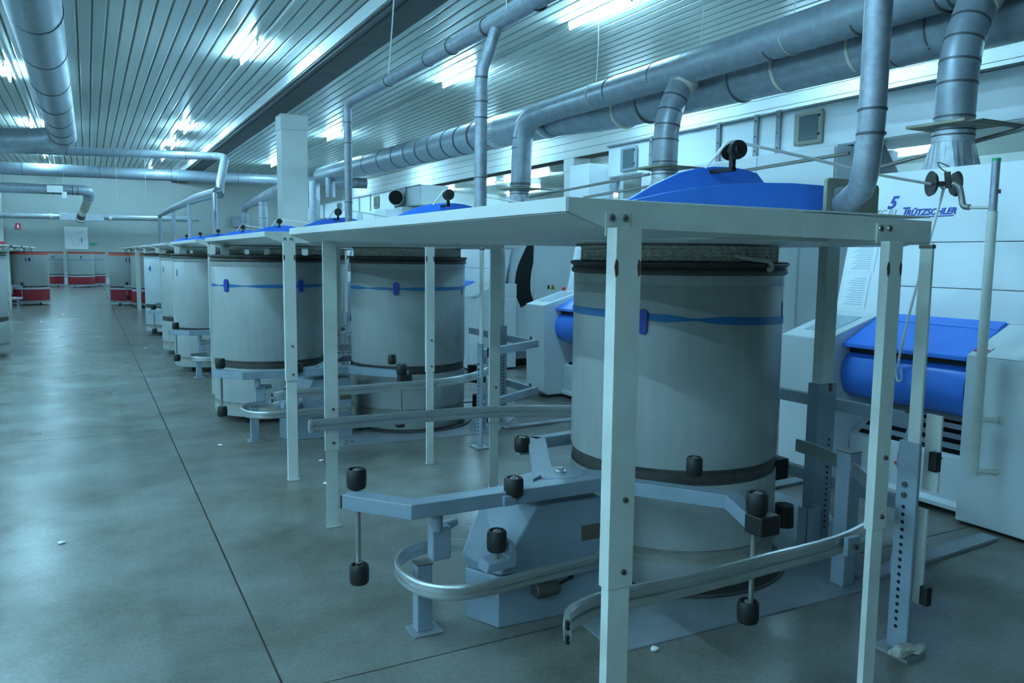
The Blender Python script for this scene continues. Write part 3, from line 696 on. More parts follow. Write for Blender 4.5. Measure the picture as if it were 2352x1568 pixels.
def branch(k, y, full, lab):
    """branch from the upper duct down into the machine's suction cone"""
    t = thing('branch_duct', lab, 'duct', (5.94, y, 2.0), 'branch ducts into the machines')
    if full:
        pts = fillet([(6.20, y+0.02, 3.55), (5.95, y, 3.05), (5.94, y, 2.49)], 0.3, 6)
        obj('duct_body', MB().tube(pts, 0.143, n=36), 'galv_dark', t)
        ring(t, pts[1], pts[2]-pts[1], 0.143); ring(t, pts[3], pts[4]-pts[3], 0.143); ring(t, pts[5], pts[6]-pts[5], 0.143); ring(t, pts[7], pts[7]-pts[6], 0.143)
        obj('saddle', MB().cyl(Vector((6.22, y+0.02, 3.52)), Vector((6.13, y+0.01, 3.40)), 0.165, 0.15, n=30), 'strap', t)
    for z in (2.55, 2.51): ring(t, (5.94, y, z), (0, 0, 1), 0.143, 0.014)
    obj('flange_board', MB().box(5.70, 6.18, y-0.24, y+0.24, 2.475, 2.497), 'board_ply', t, bevel=0.003)
    obj('slide_gate', MB().box(5.72, 6.35, y-0.36, y-0.26, 2.468, 2.476), 'dark_steel', t)
    obj('neck', MB().cyl((5.94, y, 2.36), (5.94, y, 2.475), 0.15, n=36), 'galv', t)
    for z in (2.45, 2.41): ring(t, (5.94, y, z), (0, 0, 1), 0.15, 0.012)
    # round-to-square cone
    n = 24; vs = []
    for i in range(n):
        a = 2*math.pi*i/n; vs.append((5.94+0.145*math.cos(a), y+0.145*math.sin(a), 2.37))
    for i in range(n):
        a = 2*math.pi*i/n; cx_, sy_ = math.cos(a), math.sin(a); q = 0.19/max(abs(cx_), abs(sy_))
        vs.append((5.94+q*cx_, y+q*sy_, 1.985))
    obj('transition_cone', MB().add(vs, [(i, (i+1) % n, (i+1) % n+n, i+n) for i in range(n)]), 'galv', t)
    return t
branch(0, 3.95, True, 'dark branch duct at the right, bending down to a flange above the machine marked 5')
branch(1, 7.45, True, 'dark branch duct dropping behind the blue cover in the middle')
branch(2, 10.98, False, 'flange and cone under the vertical end of the upper duct')
for i, (x, y, r_, lab) in enumerate(((6.07, 24.1, 0.16, 'grey drop duct just right of the tall column'), (6.15, 22.6, 0.13, 'short bright duct stub below the banded duct'))):
    pipe('drop_duct', lab, 'duct', [(x, y, 3.6), (x, y, 2.07 if i == 0 else 3.05)], r_, 'galv' if i == 0 else 'galv_pipe', n=24, group='drop ducts by the column')
t = pipe('drop_duct', 'pale bent duct left of the column dropping to a flange', 'duct', [(6.1, 36.3, 2.07), (6.1, 36.3, 3.43), (6.1, 35.6, 3.48), (6.1, 28.0, 3.76)], (0.16, 0.21), 'galv_pipe', n=24, fr=0.3, rings=1.5, group='drop ducts by the column')
pipe('drop_duct', 'second pale drop duct left of the column', 'duct', [(6.1, 32.2, 2.07), (6.1, 32.2, 3.45)], 0.17, 'galv_pipe', n=24, rings=0.5, group='drop ducts by the column')

# hanging wires
def wire(p0, p1, lab, r=0.004):
    m = (Vector(p0)+Vector(p1))/2+Vector((0.02, 0, 0))
    tag(obj('hanger_wire', MB().tube(smoothpath([p0, m, p1], 4), r, n=6), 'wire', loc=p1), lab, 'wire', 'wires hanging from the ceiling')
wire((2.745, 7.6, 4.88), (2.755, 7.9, 3.26), 'white cord holding the overhead pipe between second and third heads', 0.008)
wire((2.80, 5.5, 4.88), (2.82, 5.45, 3.30), 'white cord at the joint of the overhead pipe at top')
wire((6.38, 13.3, 4.88), (6.38, 13.3, 3.87), 'thin wire holding the banded duct near its bright sleeve', 0.006)
wire((6.36, 18.0, 4.88), (6.36, 18.0, 3.96), 'thin wire holding the banded duct halfway to the column')
wire((6.2, 9.3, 4.88), (6.2, 9.3, 3.80), 'thin wire holding the upper duct left of the blue dome', 0.006)
wire((6.2, 7.2, 4.88), (6.2, 7.2, 3.81), 'thin wire holding the upper duct over the branch', 0.006)
wire((6.2, 5.85, 4.88), (6.2, 5.85, 3.83), 'thin wire holding the upper duct near the front pipe', 0.006)
wire((0.95, 30.5, 4.88), (0.95, 30.5, 3.1), 'thin wire hanging left of the far drop pipes')
wire((1.75, 29.0, 4.88), (1.75, 29.0, 3.2), 'thin wire hanging over the far header pipe')
wire((2.55, 27.0, 4.88), (2.55, 27.0, 3.1), 'thin wire right of it over the far header pipe')
wire((-0.6, 30.0, 4.88), (-0.6, 30.0, 3.5), 'thin wire carrying the white tag on the dark duct')
wire((0.3, 27.5, 4.88), (-0.1, 30.0, 3.6), 'slanting thin wire over the duct elbow')

# ------------------------------------------------------------------ can changers
AZ = 0.565
def roller(t, x, y, z0, z1, r=0.038):
    o = obj('roller', MB().lathe([(0.012, z0+0.004), (r-0.006, z0), (r-0.001, z0+0.008), (r, (z0+z1)/2), (r-0.001, z1-0.008), (r-0.006, z1), (r-0.012, z1-0.001), (r-0.014, z1-0.012), (0.016, z1-0.012)], (x, y), n=28), 'rubber', t)
    obj('bearing', MB().cyl((x, y, z1-0.014), (x, y, z1-0.003), 0.0165, n=16).cyl((x, y, z1-0.003), (x, y, z1+0.002), 0.007, n=6), 'rod', o)
    return o
def make_changer():
    t = thing('can_changer', '', 'machine', (1.65, 2.7, 0), 'can changers with rollers under the canopies')
    h = 0.056; z = AZ-h/2
    # front arm: a mitred bar
    def bar(pts, w_=0.075, nm='arm'):
        q = [Vector(p) for p in pts]; L = []; R = []
        for i, p in enumerate(q):
            d0 = (q[i]-q[i-1]).normalized() if i > 0 else (q[1]-q[0]).normalized()
            d1 = (q[i+1]-q[i]).normalized() if i < len(q)-1 else d0
            d = (d0+d1).normalized(); nrm = Vector((-d.y, d.x, 0)); k_ = 1/max(0.4, d.dot(d1))
            L.append(p+nrm*w_*k_); R.append(p)
        poly = [(p.x, p.y) for p in R]+[(p.x, p.y) for p in reversed(L)]
        return obj(nm, MB().prism(poly, 'z', AZ-h, AZ), 'slate', t, bevel=0.003)
    bar([(0.795, 2.825, 0), (0.983, 2.595, 0), (1.55, 2.590, 0), (1.80, 2.590, 0)])
    obj('end_cap', MB().box(-0.002, 0.002, 0, 0.075, AZ-h+0.004, AZ-0.004, Matrix.Translation((0.793, 2.826, 0)) @ Matrix.Rotation(math.radians(-50), 4, 'Z')), 'black', t)
    bar([(1.79, 2.592, 0), (1.885, 2.475, 0), (2.09, 2.200, 0), (2.01, 2.02, 0), (2.0, 1.92, 0)], 0.06)
    # upright arm away from the camera
    obj('arm', MB().prism([(1.54, 2.70), (1.69, 2.80), (1.955, 3.31), (1.895, 3.385)], 'z', AZ-0.02, AZ), 'slate', t, bevel=0.003)
    bar([(1.90, 3.31, 0), (2.3, 3.36, 0)], 0.06)
    obj('hub_plate', MB().prism([(1.40, 2.64), (1.86, 2.60), (1.90, 2.72), (1.70, 2.86), (1.50, 2.80)], 'z', AZ-0.05, AZ-0.012), 'slate', t)
    piv = obj('pivot_disc', MB().cyl((1.69, 2.735, AZ-0.012), (1.69, 2.735, AZ+0.002), 0.095, n=36), 'slate', t, bevel=0.002)
    obj('pivot_nut', MB().cyl((1.69, 2.735, AZ+0.002), (1.69, 2.735, AZ+0.008), 0.024, n=20).cyl((1.69, 2.735, AZ+0.008), (1.69, 2.735, AZ+0.022), 0.013, n=6), 'chrome', piv)
    # rollers on their spindles
    roller(t, 0.868, 2.875, AZ+0.003, AZ+0.078)
    obj('spindle', MB().cyl((0.872, 2.872, 0.26), (0.872, 2.872, AZ-h), 0.0095, n=12), 'rod', t)
    roller(t, 0.873, 2.868, 0.195, 0.270)
    obj('spindle_nut', MB().cyl((0.872, 2.868, 0.268), (0.872, 2.868, 0.285), 0.014, n=8), 'chrome', t)
    roller(t, 1.398, 2.600, AZ-0.022, AZ+0.050)
    obj('roller_bracket', MB().box(1.345, 1.395, 2.572, 2.592, AZ-0.05, AZ-0.012), 'slate', t, bevel=0.002)
    roller(t, 1.795, 3.26, AZ-0.04, AZ+0.032)
    obj('roller_bracket', MB().box(1.775, 1.86, 3.245, 3.275, AZ-0.055, AZ-0.043), 'slate', t)
    obj('toothed_quadrant', MB().box(1.835, 1.845, 3.19, 3.21, AZ-0.11, AZ-0.02), 'dark_steel', t)
    roller(t, 2.075, 2.36, AZ+0.035, AZ+0.110, 0.032)
    roller(t, 2.005, 1.955, AZ+0.015, AZ+0.088)
    obj('spindle_block', MB().box(1.978, 2.070, 1.905, 1.985, AZ-0.058, AZ+0.012), 'rubber', t, bevel=0.006)
    obj('spindle', MB().cyl((2.003, 1.962, 0.25), (2.003, 1.962, AZ-0.03), 0.0095, n=12), 'rod', t)
    roller(t, 1.995, 1.965, 0.185, 0.262)
    # hanger under the front arm with its foot bracket
    obj('hanger', MB().cyl((1.100, 2.640, 0.44), (1.100, 2.640, AZ-h), 0.022, n=16), 'slate', t)
    hb = obj('hanger_bracket', MB().box(1.085, 1.16, 2.645, 2.70, 0.32, 0.445), 'slate', t, bevel=0.006)
    obj('lever', MB().cyl((1.12, 2.68, 0.43), (1.215, 2.74, 0.425), 0.026, 0.016, n=16), 'slate', hb)
    return t
ch0 = make_changer(); ch0['label'] = 'slate can changer with black rollers, empty, nearest the camera'
for k in range(1, 4):
    dup(ch0, (0, P*k, 0), ['', 'slate can changer with black rollers under the second canopy', 'slate can changer with black rollers under the third canopy', 'slate can changer with black rollers under the fourth canopy'][k])
dup(ch0, (0.03, P*6-0.3, 0), 'slate can changer arm in front of the far red-based can on the right')

def make_drive():
    t = thing('drive_housing', '', 'machine', (1.7, 2.8, 0), 'slate drive housings on the floor')
    # lower box and the sloping cowl above it
    obj('base_box', MB().prism([(1.364, 2.648), (1.83, 2.625), (1.83, 2.98), (1.40, 2.99), (1.29, 2.80)], 'z', 0.0, 0.205), 'slate', t, bevel=0.004)
    cow = MB().add([(1.372, 2.655, 0.21), (1.83, 2.635, 0.21), (1.83, 2.635, 0.470), (1.535, 2.655, 0.470), (1.272, 2.80, 0.268), (1.385, 2.84, 0.475), (1.30, 2.80, 0.205), (1.83, 2.95, 0.205), (1.83, 2.95, 0.475), (1.45, 2.95, 0.475), (1.36, 2.93, 0.21)],
        [(0, 1, 2, 3), (0, 3, 5, 4), (0, 4, 6), (3, 2, 8, 9, 5), (4, 5, 9, 10, 6), (7, 10, 9, 8), (1, 7, 8, 2), (0, 6, 10, 7, 1)])
    obj('cowl', cow, 'slate', t, bevel=0.006)
    obj('nameplate', MB().box(1.735, 1.825, 2.632, 2.640, 0.30, 0.362), 'brass', t)
    obj('gearmotor', MB().cyl((1.50, 2.60, 0.145), (1.60, 2.595, 0.145), 0.028, n=16).box(1.505, 1.56, 2.585, 2.64, 0.115, 0.165), 'dark_steel', t, bevel=0.004)
    obj('cable_gland', MB().cyl((1.60, 2.60, 0.15), (1.66, 2.60, 0.17), 0.006, n=8).cyl((1.66, 2.60, 0.17), (1.672, 2.60, 0.174), 0.009, n=8), 'black', t)
    # roller on a cast bracket
    b = obj('cast_bracket', MB().prism([(1.265, 0.27), (1.39, 0.275), (1.40, 0.31), (1.385, 0.375), (1.362, 0.375), (1.36, 0.315), (1.275, 0.31)], 'y', 2.56, 2.64), 'slate', t, bevel=0.006)
    obj('stud', MB().cyl((1.318, 2.585, 0.305), (1.318, 2.585, 0.345), 0.009, 0.012, n=10), 'rod', b)
    roller(t, 1.320, 2.585, 0.345, 0.425)
    return t
dr0 = make_drive(); dr0['label'] = 'slate drive housing with sloping cowl under the nearest changer arm'
for k in range(1, 4): dup(dr0, (0, P*k, 0), 'slate drive housing with sloping cowl under the %s canopy' % ['', 'second', 'third', 'fourth'][k])

def rail_sec(hh=0.062, t_=0.012):
    a, g = hh/2, 0.006
    return [(-t_/2, -a), (t_/2, -a), (t_/2+0.004, -a+0.008), (t_/2+0.004, -g), (t_/2-0.004, -g+0.002), (t_/2-0.004, g-0.002), (t_/2+0.004, g), (t_/2+0.004, a-0.008), (t_/2, a), (-t_/2, a), (-t_/2-0.003, 0)]
def make_rails():
    out = []
    zc = 0.571-0.031
    t = thing('front_guide_rail', 'twin-groove aluminium guide rail curving round the front of the nearest can', 'rail', (1.9, 1.7, 0), 'aluminium can guide rails')
    pts = [(1.0, 1.572), (1.025, 1.615), (1.083, 1.648), (1.187, 1.668), (1.48, 1.660), (1.75, 1.672), (2.15, 1.70), (2.50, 1.84), (2.84, 2.17), (3.01, 2.50), (3.06, 2.74)]
    path = smoothpath([(x, y, zc) for x, y in pts], 6)
    obj('rail', MB().sweep(path, rail_sec()), 'alu', t)
    hb = MB()
    for dz in (-0.024, -0.012, 0.012, 0.024): hb.box(0.992, 1.0, 1.562, 1.571, zc+dz-0.004, zc+dz+0.004)
    obj('rail_end_slots', hb, 'black_hole', t)
    br = obj('rail_bracket', MB().box(2.10, 2.16, 1.655, 1.672, zc-0.03, zc+0.03), 'slate', t, bevel=0.002)
    obj('bolt', MB().cyl((2.13, 1.655, zc), (2.13, 1.645, zc), 0.009, n=8), 'dark_steel', br)
    obj('support_post', MB().box(2.90, 2.975, 2.30, 2.37, 0.008, 0.61), 'slate', t, bevel=0.002)
    obj('post_cap', MB().box(2.898, 2.977, 2.298, 2.372, 0.61, 0.614), 'dark_steel', t)
    obj('post_foot', MB().box(2.86, 3.0, 2.27, 2.40, 0, 0.008), 'plate', t)
    out.append(t)
    t = thing('rear_guide_rail', 'long slightly bowed aluminium guide rail behind the nearest changer', 'rail', (1.8, 4.0, 0), 'aluminium can guide rails')
    pts = [(0.975, 4.015, 0.571), (1.02, 4.035, 0.571), (1.45, 4.045, 0.567), (1.95, 4.03, 0.563), (2.30, 3.97, 0.553), (2.60, 3.86, 0.545), (2.9, 3.66, 0.54)]
    obj('rail', MB().sweep(smoothpath(pts, 6), rail_sec(0.066)), 'alu', t)
    obj('support_post', MB().box(2.66, 2.72, 3.86, 3.92, 0.0, 0.56), 'slate', t, bevel=0.002)
    out.append(t)
    t = thing('loop_guide_rail', 'low U-shaped aluminium guide rail around the front of the drive housing', 'rail', (1.1, 2.77, 0), 'aluminium can guide rails')
    zc = 0.27-0.028
    pts = [(1.36, 2.93), (1.26, 2.985), (1.16, 2.985), (1.07, 2.935), (1.015, 2.84), (1.002, 2.72), (1.035, 2.60), (1.12, 2.525), (1.24, 2.505), (1.404, 2.520), (1.74, 2.545), (1.775, 2.575)]
    obj('rail', MB().sweep(smoothpath([(x, y, zc) for x, y in pts], 6), rail_sec(0.056)), 'alu', t)
    obj('support_post', MB().box(1.065, 1.125, 2.745, 2.80, 0.006, 0.27), 'slate', t, bevel=0.002)
    obj('post_cap', MB().box(1.063, 1.127, 2.743, 2.802, 0.27, 0.274), 'dark_steel', t)
    obj('post_foot', MB().box(1.04, 1.16, 2.71, 2.82, 0, 0.006), 'plate', t)
    out.append(t)
    return out
rails = make_rails()
for k in range(1, 4):
    w_ = ['', 'second', 'third', 'fourth'][k]
    dup(rails[0], (0, P*k, 0), 'twin-groove aluminium guide rail round the can under the %s canopy' % w_)
    if k < 4: dup(rails[1], (0, P*k, 0), 'slightly bowed aluminium guide rail behind the changer of the %s canopy' % w_)
    dup(rails[2], (0, P*k, 0), 'low U-shaped aluminium guide rail round the drive housing of the %s canopy' % w_)

def make_turntable():
    t = thing('turntable', '', 'turntable', (2.48, 3.0, 0), 'turntables set in floor plates')
    obj('floor_plate', MB().prism([(1.66, 2.27), (2.98, 2.24), (3.75, 3.1), (3.75, 3.75), (1.75, 3.80)], 'z', 0.0, 0.006), 'plate', t)
    obj('turning_disc', MB().cyl((2.48, 3.0, 0.006), (2.48, 3.0, 0.019), 0.55, n=56), 'rubber', t)
    obj('disc_edge', MB().lathe([(0.55, 0.007), (0.556, 0.014), (0.55, 0.02)], (2.48, 3.0), n=56), 'dark_steel', t)
    for (x, y) in ((1.75, 2.42), (1.79, 2.40), (1.72, 2.33)): obj('plate_screw', MB().cyl((x, y, 0.006), (x, y, 0.009), 0.012, n=12), 'dark_steel', t)
    return t
tt0 = make_turntable(); tt0['label'] = 'black turntable in a blue-grey floor plate under the nearest can'
for k in range(1, 4): dup(tt0, (-0.03, P*k, 0), 'black turntable in a floor plate under the right-hand can of the %s canopy' % ['', 'second', 'third', 'fourth'][k])
# ground beams of the floor plate frames (flat slate rails on the floor to the machines)
for k in range(0, 3):
    for j, (a, b) in enumerate((((3.05, 2.33), (4.15, 2.40)), ((2.98, 3.55), (4.15, 3.62)))):
        o = tag(obj('floor_channel', MB().beam((a[0], a[1]+k*P, 0.009), (b[0], b[1]+k*P, 0.009), 0.09, 0.016), 'plate', loc=(3.5, a[1]+k*P, 0)), 'flat grey floor channel, %s one of the %s line, leading to the carding machine' % (['right', 'left'][j], ['nearest', 'second', 'third'][k]), 'channel')

# ------------------------------------------------------------------ carding machines
def on_panel(mb, x, y, z, tilt):
    """put flat lettering (x right, y up, z out) on a panel facing -X, leaning back by tilt"""
    m = Matrix.Translation((x, y, z)) @ Matrix.Rotation(math.radians(-90), 4, 'Z') @ Matrix.Rotation(math.radians(90)-tilt, 4, 'X')
    mb.v = [m @ v for v in mb.v]; return mb
def make_card(first=False):
    t = thing('carding_machine', '', 'machine', (5.8, 2.95, 0), 'white carding machines with blue front covers')
    YL, YR, YC0, YC1 = 3.83, 1.95, 2.645, 3.45
    tilt = math.atan2(0.2, 1.0)
    # upper slanted front made of stacked panels
    def slab(z0, z1, y0, y1, nm='front_panel', m='machine', dx=0.0):
        x = lambda z: 4.58+(z-1.05)*0.2+dx
        return obj(nm, MB().prism([(x(z0), z0), (x(z1), z1), (x(z1)+0.10, z1), (x(z0)+0.10, z0)], 'y', y0, y1), m, t, bevel=0.003)
    slab(1.10, 1.286, YR, YC1-0.004); slab(1.29, 1.566, YR, YC1-0.004); slab(1.57, 2.035, YR, YL)
    slab(1.10, 1.566, YC1, YL)
    body = obj('body', MB().box(4.84, 7.1, 2.14, YL, 0.10, 1.98), 'machine', t, bevel=0.006)
    obj('plinth', MB().box(4.86, 7.08, 2.18, YL-0.04, 0.03, 0.10), 'black', t)
    obj('side_skirt', MB().box(4.85, 7.05, 2.133, 2.14, 0.10, 0.19), 'plate', t)
    # side doors with the black slotted arc
    obj('side_door', MB().box(4.86, 5.212, 2.125, 2.14, 0.20, 1.94), 'machine', t, bevel=0.002)
    obj('side_door', MB().box(5.218, 6.2, 2.125, 2.14, 0.20, 1.94), 'machine', t, bevel=0.002)
    arc = [tuple(p[:2]) for p in smoothpath([(5.115, 1.62, 0), (5.063, 1.529, 0), (4.965, 1.32, 0), (4.926, 1.103, 0), (4.95, 0.93, 0), (5.021, 0.781, 0)], 4)]
    arc += [tuple(p[:2]) for p in smoothpath([(5.205, 0.87, 0), (5.165, 0.98, 0), (5.155, 1.10, 0), (5.168, 1.25, 0), (5.195, 1.36, 0)], 4)]+[(5.198, 1.62)]
    obj('black_arc', MB().prism(arc, 'y', 2.119, 2.125), 'black', t)
    for (x, z) in ((4.878, 1.05), (5.504, 1.045)):
        q = obj('warning_triangle', MB().prism([(x-0.045, z-0.035), (x+0.045, z-0.035), (x, z+0.045)], 'y', 2.1215, 2.125), 'yellow', t)
        obj('warning_mark', MB().prism([(x-0.008, z-0.022), (x+0.008, z-0.022), (x+0.004, z+0.02), (x-0.004, z+0.02)], 'y', 2.1205, 2.1217), 'black', q)
    obj('door_lock', MB().box(5.425, 5.45, 2.12, 2.125, 1.02, 1.07), 'black', t)
    # dark opening between front and body on the far side
    # left console
    con = obj('console', MB().prism([(4.10, 0.06), (4.14, 0.03), (4.86, 0.03), (4.86, 1.12), (4.56, 1.10), (4.08, 0.955)], 'y', YC1+0.004, YL), 'machine', t, bevel=0.006)
    mk = Matrix.Translation((4.34, (YC1+YL)/2, 1.0337)) @ Matrix.Rotation(-math.atan2(0.145, 0.48), 4, 'Y')
    obj('keypad', MB().box(-0.15, 0.15, -0.11, 0.10, 0, 0.004, mk), 'keypad', con)
    obj('stop_button', MB().cyl((4.53, 3.79, 1.09), (4.525, 3.79, 1.125), 0.018, 0.022, n=14), 'redknob', con)
    obj('foot', MB().box(4.085, 4.11, YL-0.02, YL+0.01, 0.0, 0.06), 'grey_plate', con)
    # papers in sleeves on the slanted panel
    for z0, z1, y0, y1 in ((1.13, 1.36, 3.60, 3.80), (1.37, 1.565, 3.585, 3.80)):
        x = lambda z: 4.58+(z-1.05)*0.2-0.004
        pp = obj('instruction_sheet', MB().prism([(x(z0), z0), (x(z1), z1), (x(z1)+0.003, z1), (x(z0)+0.003, z0)], 'y', y0, y1), 'paper', t)
        lb = MB()
        for i in range(12):
            z = z0+0.02+i*(z1-z0-0.04)/12; lb.prism([(x(z)-0.0006, z), (x(z+0.005)-0.0006, z+0.005), (x(z+0.005), z+0.005), (x(z), z)], 'y', y0+0.03, y1-0.03-(i % 3)*0.02)
        obj('printed_lines', lb, 'paper_print', pp)
    # right box with rounded front corner
    rb = []
    for i in range(7):
        a = math.radians(180+i*15); rb.append((4.22+0.16+0.16*math.cos(a), YR+0.16+0.16*math.sin(a)))
    obj('right_housing', MB().prism([(4.22, YC0-0.004)]+rb+[(4.86, YR), (4.86, YC0-0.004)], 'z', 0.02, 0.94), 'machine', t, bevel=0.004)
    obj('housing_top', MB().prism([(4.22, 0.942), (4.59, 1.10), (4.86, 1.10), (4.86, 0.942)], 'y', YR, YC0-0.004), 'machine', t, bevel=0.003)
    mw = Matrix.Translation((4.30, 2.58, 0.979)) @ Matrix.Rotation(-math.atan2(0.158, 0.37), 4, 'Y')
    obj('warning_sticker', MB().box(-0.045, 0.02, -0.03, 0.05, 0.0, 0.004, mw), 'sign_white', t)
    obj('warning_stripe', MB().box(-0.045, -0.018, -0.03, 0.05, 0.003, 0.0055, mw), 'sign_red', t)
    # blue lid and blue rounded delivery cover
    obj('blue_lid', MB().prism([(4.22, 0.905), (4.22, 0.93), (4.575, 1.105), (4.60, 1.10), (4.60, 1.05)], 'y', YC0, YC1), 'blue', t, bevel=0.004)
    obj('lid_edge', MB().prism([(4.50, 1.072), (4.505, 1.078), (4.578, 1.112), (4.585, 1.10)], 'y', YC0+0.004, YC1-0.004), 'blue', t)
    cov = [(4.60, 0.87), (4.30, 0.87)]+[tuple(p[:2]) for p in smoothpath([(4.30, 0.87, 0), (4.255, 0.85, 0), (4.225, 0.80, 0), (4.215, 0.74, 0), (4.225, 0.68, 0), (4.26, 0.62, 0), (4.32, 0.585, 0)], 4)[1:]]+[(4.60, 0.585)]
    obj('blue_cover', MB().prism(cov, 'y', YC0, YC1), 'blue', t, smooth=True)
    obj('cover_gap', MB().box(4.29, 4.6, YC0, YC1, 0.87, 0.91), 'black', t)
    obj('lid_hook', MB().tube(smoothpath([(4.21, 3.035, 0.86), (4.20, 3.05, 0.80), (4.195, 3.03, 0.745), (4.20, 3.01, 0.76), (4.205, 3.02, 0.82)], 5), 0.006, n=8), 'paint', t)
    obj('recess', MB().box(4.56, 4.7, YC0, YC1, 0.50, 0.585), 'plate', t)
    # sloping grille with slots
    g = obj('grille', MB().prism([(4.62, 0.53), (4.33, 0.335), (4.33, 0.32), (4.62, 0.49)], 'y', YC0, YC1), 'machine', t, bevel=0.002)
    gm = Matrix.Translation((4.33, 0, 0.335)) @ Matrix.Rotation(-math.atan2(0.195, 0.29), 4, 'Y')
    for i in range(4):
        obj('vent_slot', MB().box(0.025+i*0.08, 0.060+i*0.08, YC0+0.05, YC1-0.05, 0.0006, 0.002, gm), 'black_hole', g)
    obj('lower_panel', MB().box(4.33, 4.7, YC0, YC1, 0.06, 0.325), 'machine', t, bevel=0.004)
    obj('kick_strip', MB().prism([(4.30, 0.035), (4.30, 0.06), (4.33, 0.085), (4.33, 0.035)], 'y', YC0, YC1), 'machine', t, bevel=0.003)
    obj('cover_knob', MB().cyl((4.33, 3.1, 0.22), (4.322, 3.1, 0.22), 0.012, n=10), 'redknob', t)
    # top housing
    obj('top_cover', MB().prism([(4.84, 1.98), (4.84, 2.03), (5.6, 2.06), (7.1, 2.02), (7.1, 1.98)], 'y', 2.16, YL-0.02), 'machine', t, bevel=0.004)
    return t
mc0 = make_card()
mc0['label'] = 'white carding machine marked 5 at the right, blue lid and cover'
# lettering of the nearest machine, leaning with its panel
tilt = math.atan2(0.2, 1.0)
def sign(txt, size, y, z, m, shear=0.25, bold=0.0, sp=1.0, nm='lettering'):
    mb = text_mb(txt, size, shear, bold, sp); on_panel(mb, 4.58+(z-1.05)*0.2-0.0025, y, z, tilt)
    return obj(nm, mb, m, mc0)
sign('5', 0.115, 3.575, 1.795, 'ink', 0.35, 0.004, nm='machine_number')
sign('TC 03', 0.062, 3.66, 1.745, 'ink_grey', 0.25, nm='model_lettering')
sign('T', 0.080, 3.462, 1.742, 'ink', 0.22, 0.002, nm='maker_lettering')
sign('RÜTZSCHLER', 0.0565, 3.427, 1.742, 'ink', 0.22, 0.002, nm='maker_lettering')
ul = MB(); zz = 1.728; x_ = 4.58+(zz-1.05)*0.2-0.003
ul.prism([(3.475, zz), (3.10, zz), (3.095, zz+0.006), (3.47, zz+0.006)], 'x', x_, x_+0.003)
obj('maker_underline', ul, 'ink', mc0)
for k in range(1, 10):
    dup(mc0, (0, P*k, 0), 'white carding machine behind the %s canopy, blue cover at its front' % ['', 'second', 'third', 'fourth', 'fifth', 'sixth', 'seventh', 'eighth', 'ninth', 'tenth'][k], drop=('machine_number', 'model_lettering', 'maker_lettering', 'maker_underline'))

# guide pulley pair and its pole on each machine
def make_pole():
    t = thing('guide_pole', '', 'pole', (4.15, 2.5, 0.3), 'grey poles in front of the machines')
    obj('pole_tube', MB().cyl((4.15, 2.515, 0.315), (4.15, 2.515, 1.965), 0.020, n=20), 'galv_pipe', t)
    obj('pole_sleeve', MB().cyl((4.15, 2.515, 0.315), (4.15, 2.515, 1.71), 0.0245, n=20), 'paint_post', t)
    obj('pole_cap', MB().cyl((4.15, 2.515, 1.965), (4.15, 2.515, 1.98), 0.021, n=20), 'green', t)
    for z in (0.62, 0.34):
        g = obj('peg', MB().cyl((4.15, 2.50, z), (4.23, 2.42, z), 0.013, n=14), 'paint_post', t)
        obj('peg_collar', MB().cyl((4.212, 2.438, z), (4.222, 2.428, z), 0.02, n=14), 'paint_post', g)
    obj('pole_clip', MB().box(4.14, 4.16, 2.485, 2.495, 1.80, 1.82), 'black', t)
    arm = obj('side_arm', MB().cyl((4.15, 2.515, 1.730), (4.12, 2.63, 1.735), 0.009, n=12), 'paint_post', t)
    obj('arm_elbow', MB().tube(smoothpath([(4.12, 2.62, 1.735), (4.12, 2.655, 1.745), (4.12, 2.668, 1.79), (4.11, 2.68, 1.845), (4.10, 2.71, 1.865)], 4), 0.016, n=14), 'rod', t)
    ax = Vector((0.86, -0.5, 0)).normalized(); c = Vector((4.10, 2.762, 1.866))
    for sgn in (-1, 1):
        p = c+ax*sgn*0.064
        obj('guide_disc', MB().cyl(p-ax*sgn*0.010, p+ax*sgn*0.006, 0.060, 0.068, n=32), 'rubber', t)
    obj('disc_axle', MB().cyl(c-ax*0.06, c+ax*0.06, 0.014, n=14), 'dark_steel', t)
    obj('yoke', MB().beam((4.07, 2.725, 1.925), (4.09, 2.725, 1.84), 0.030, 0.012), 'dark_steel', t)
    obj('sensor_cable', MB().tube(smoothpath([(4.08, 2.735, 1.925), (4.12, 2.80, 1.955), (4.15, 2.835, 1.99), (4.30, 2.87, 1.98)], 6), 0.003, n=6), 'black', t)
    return t
gp0 = make_pole(); gp0['label'] = 'grey vertical pole at far right carrying two black discs'
for k in range(1, 3): dup(gp0, (0, P*k, 0), 'grey pole with two black discs before the machine of the %s line' % ['', 'second', 'third'][k])

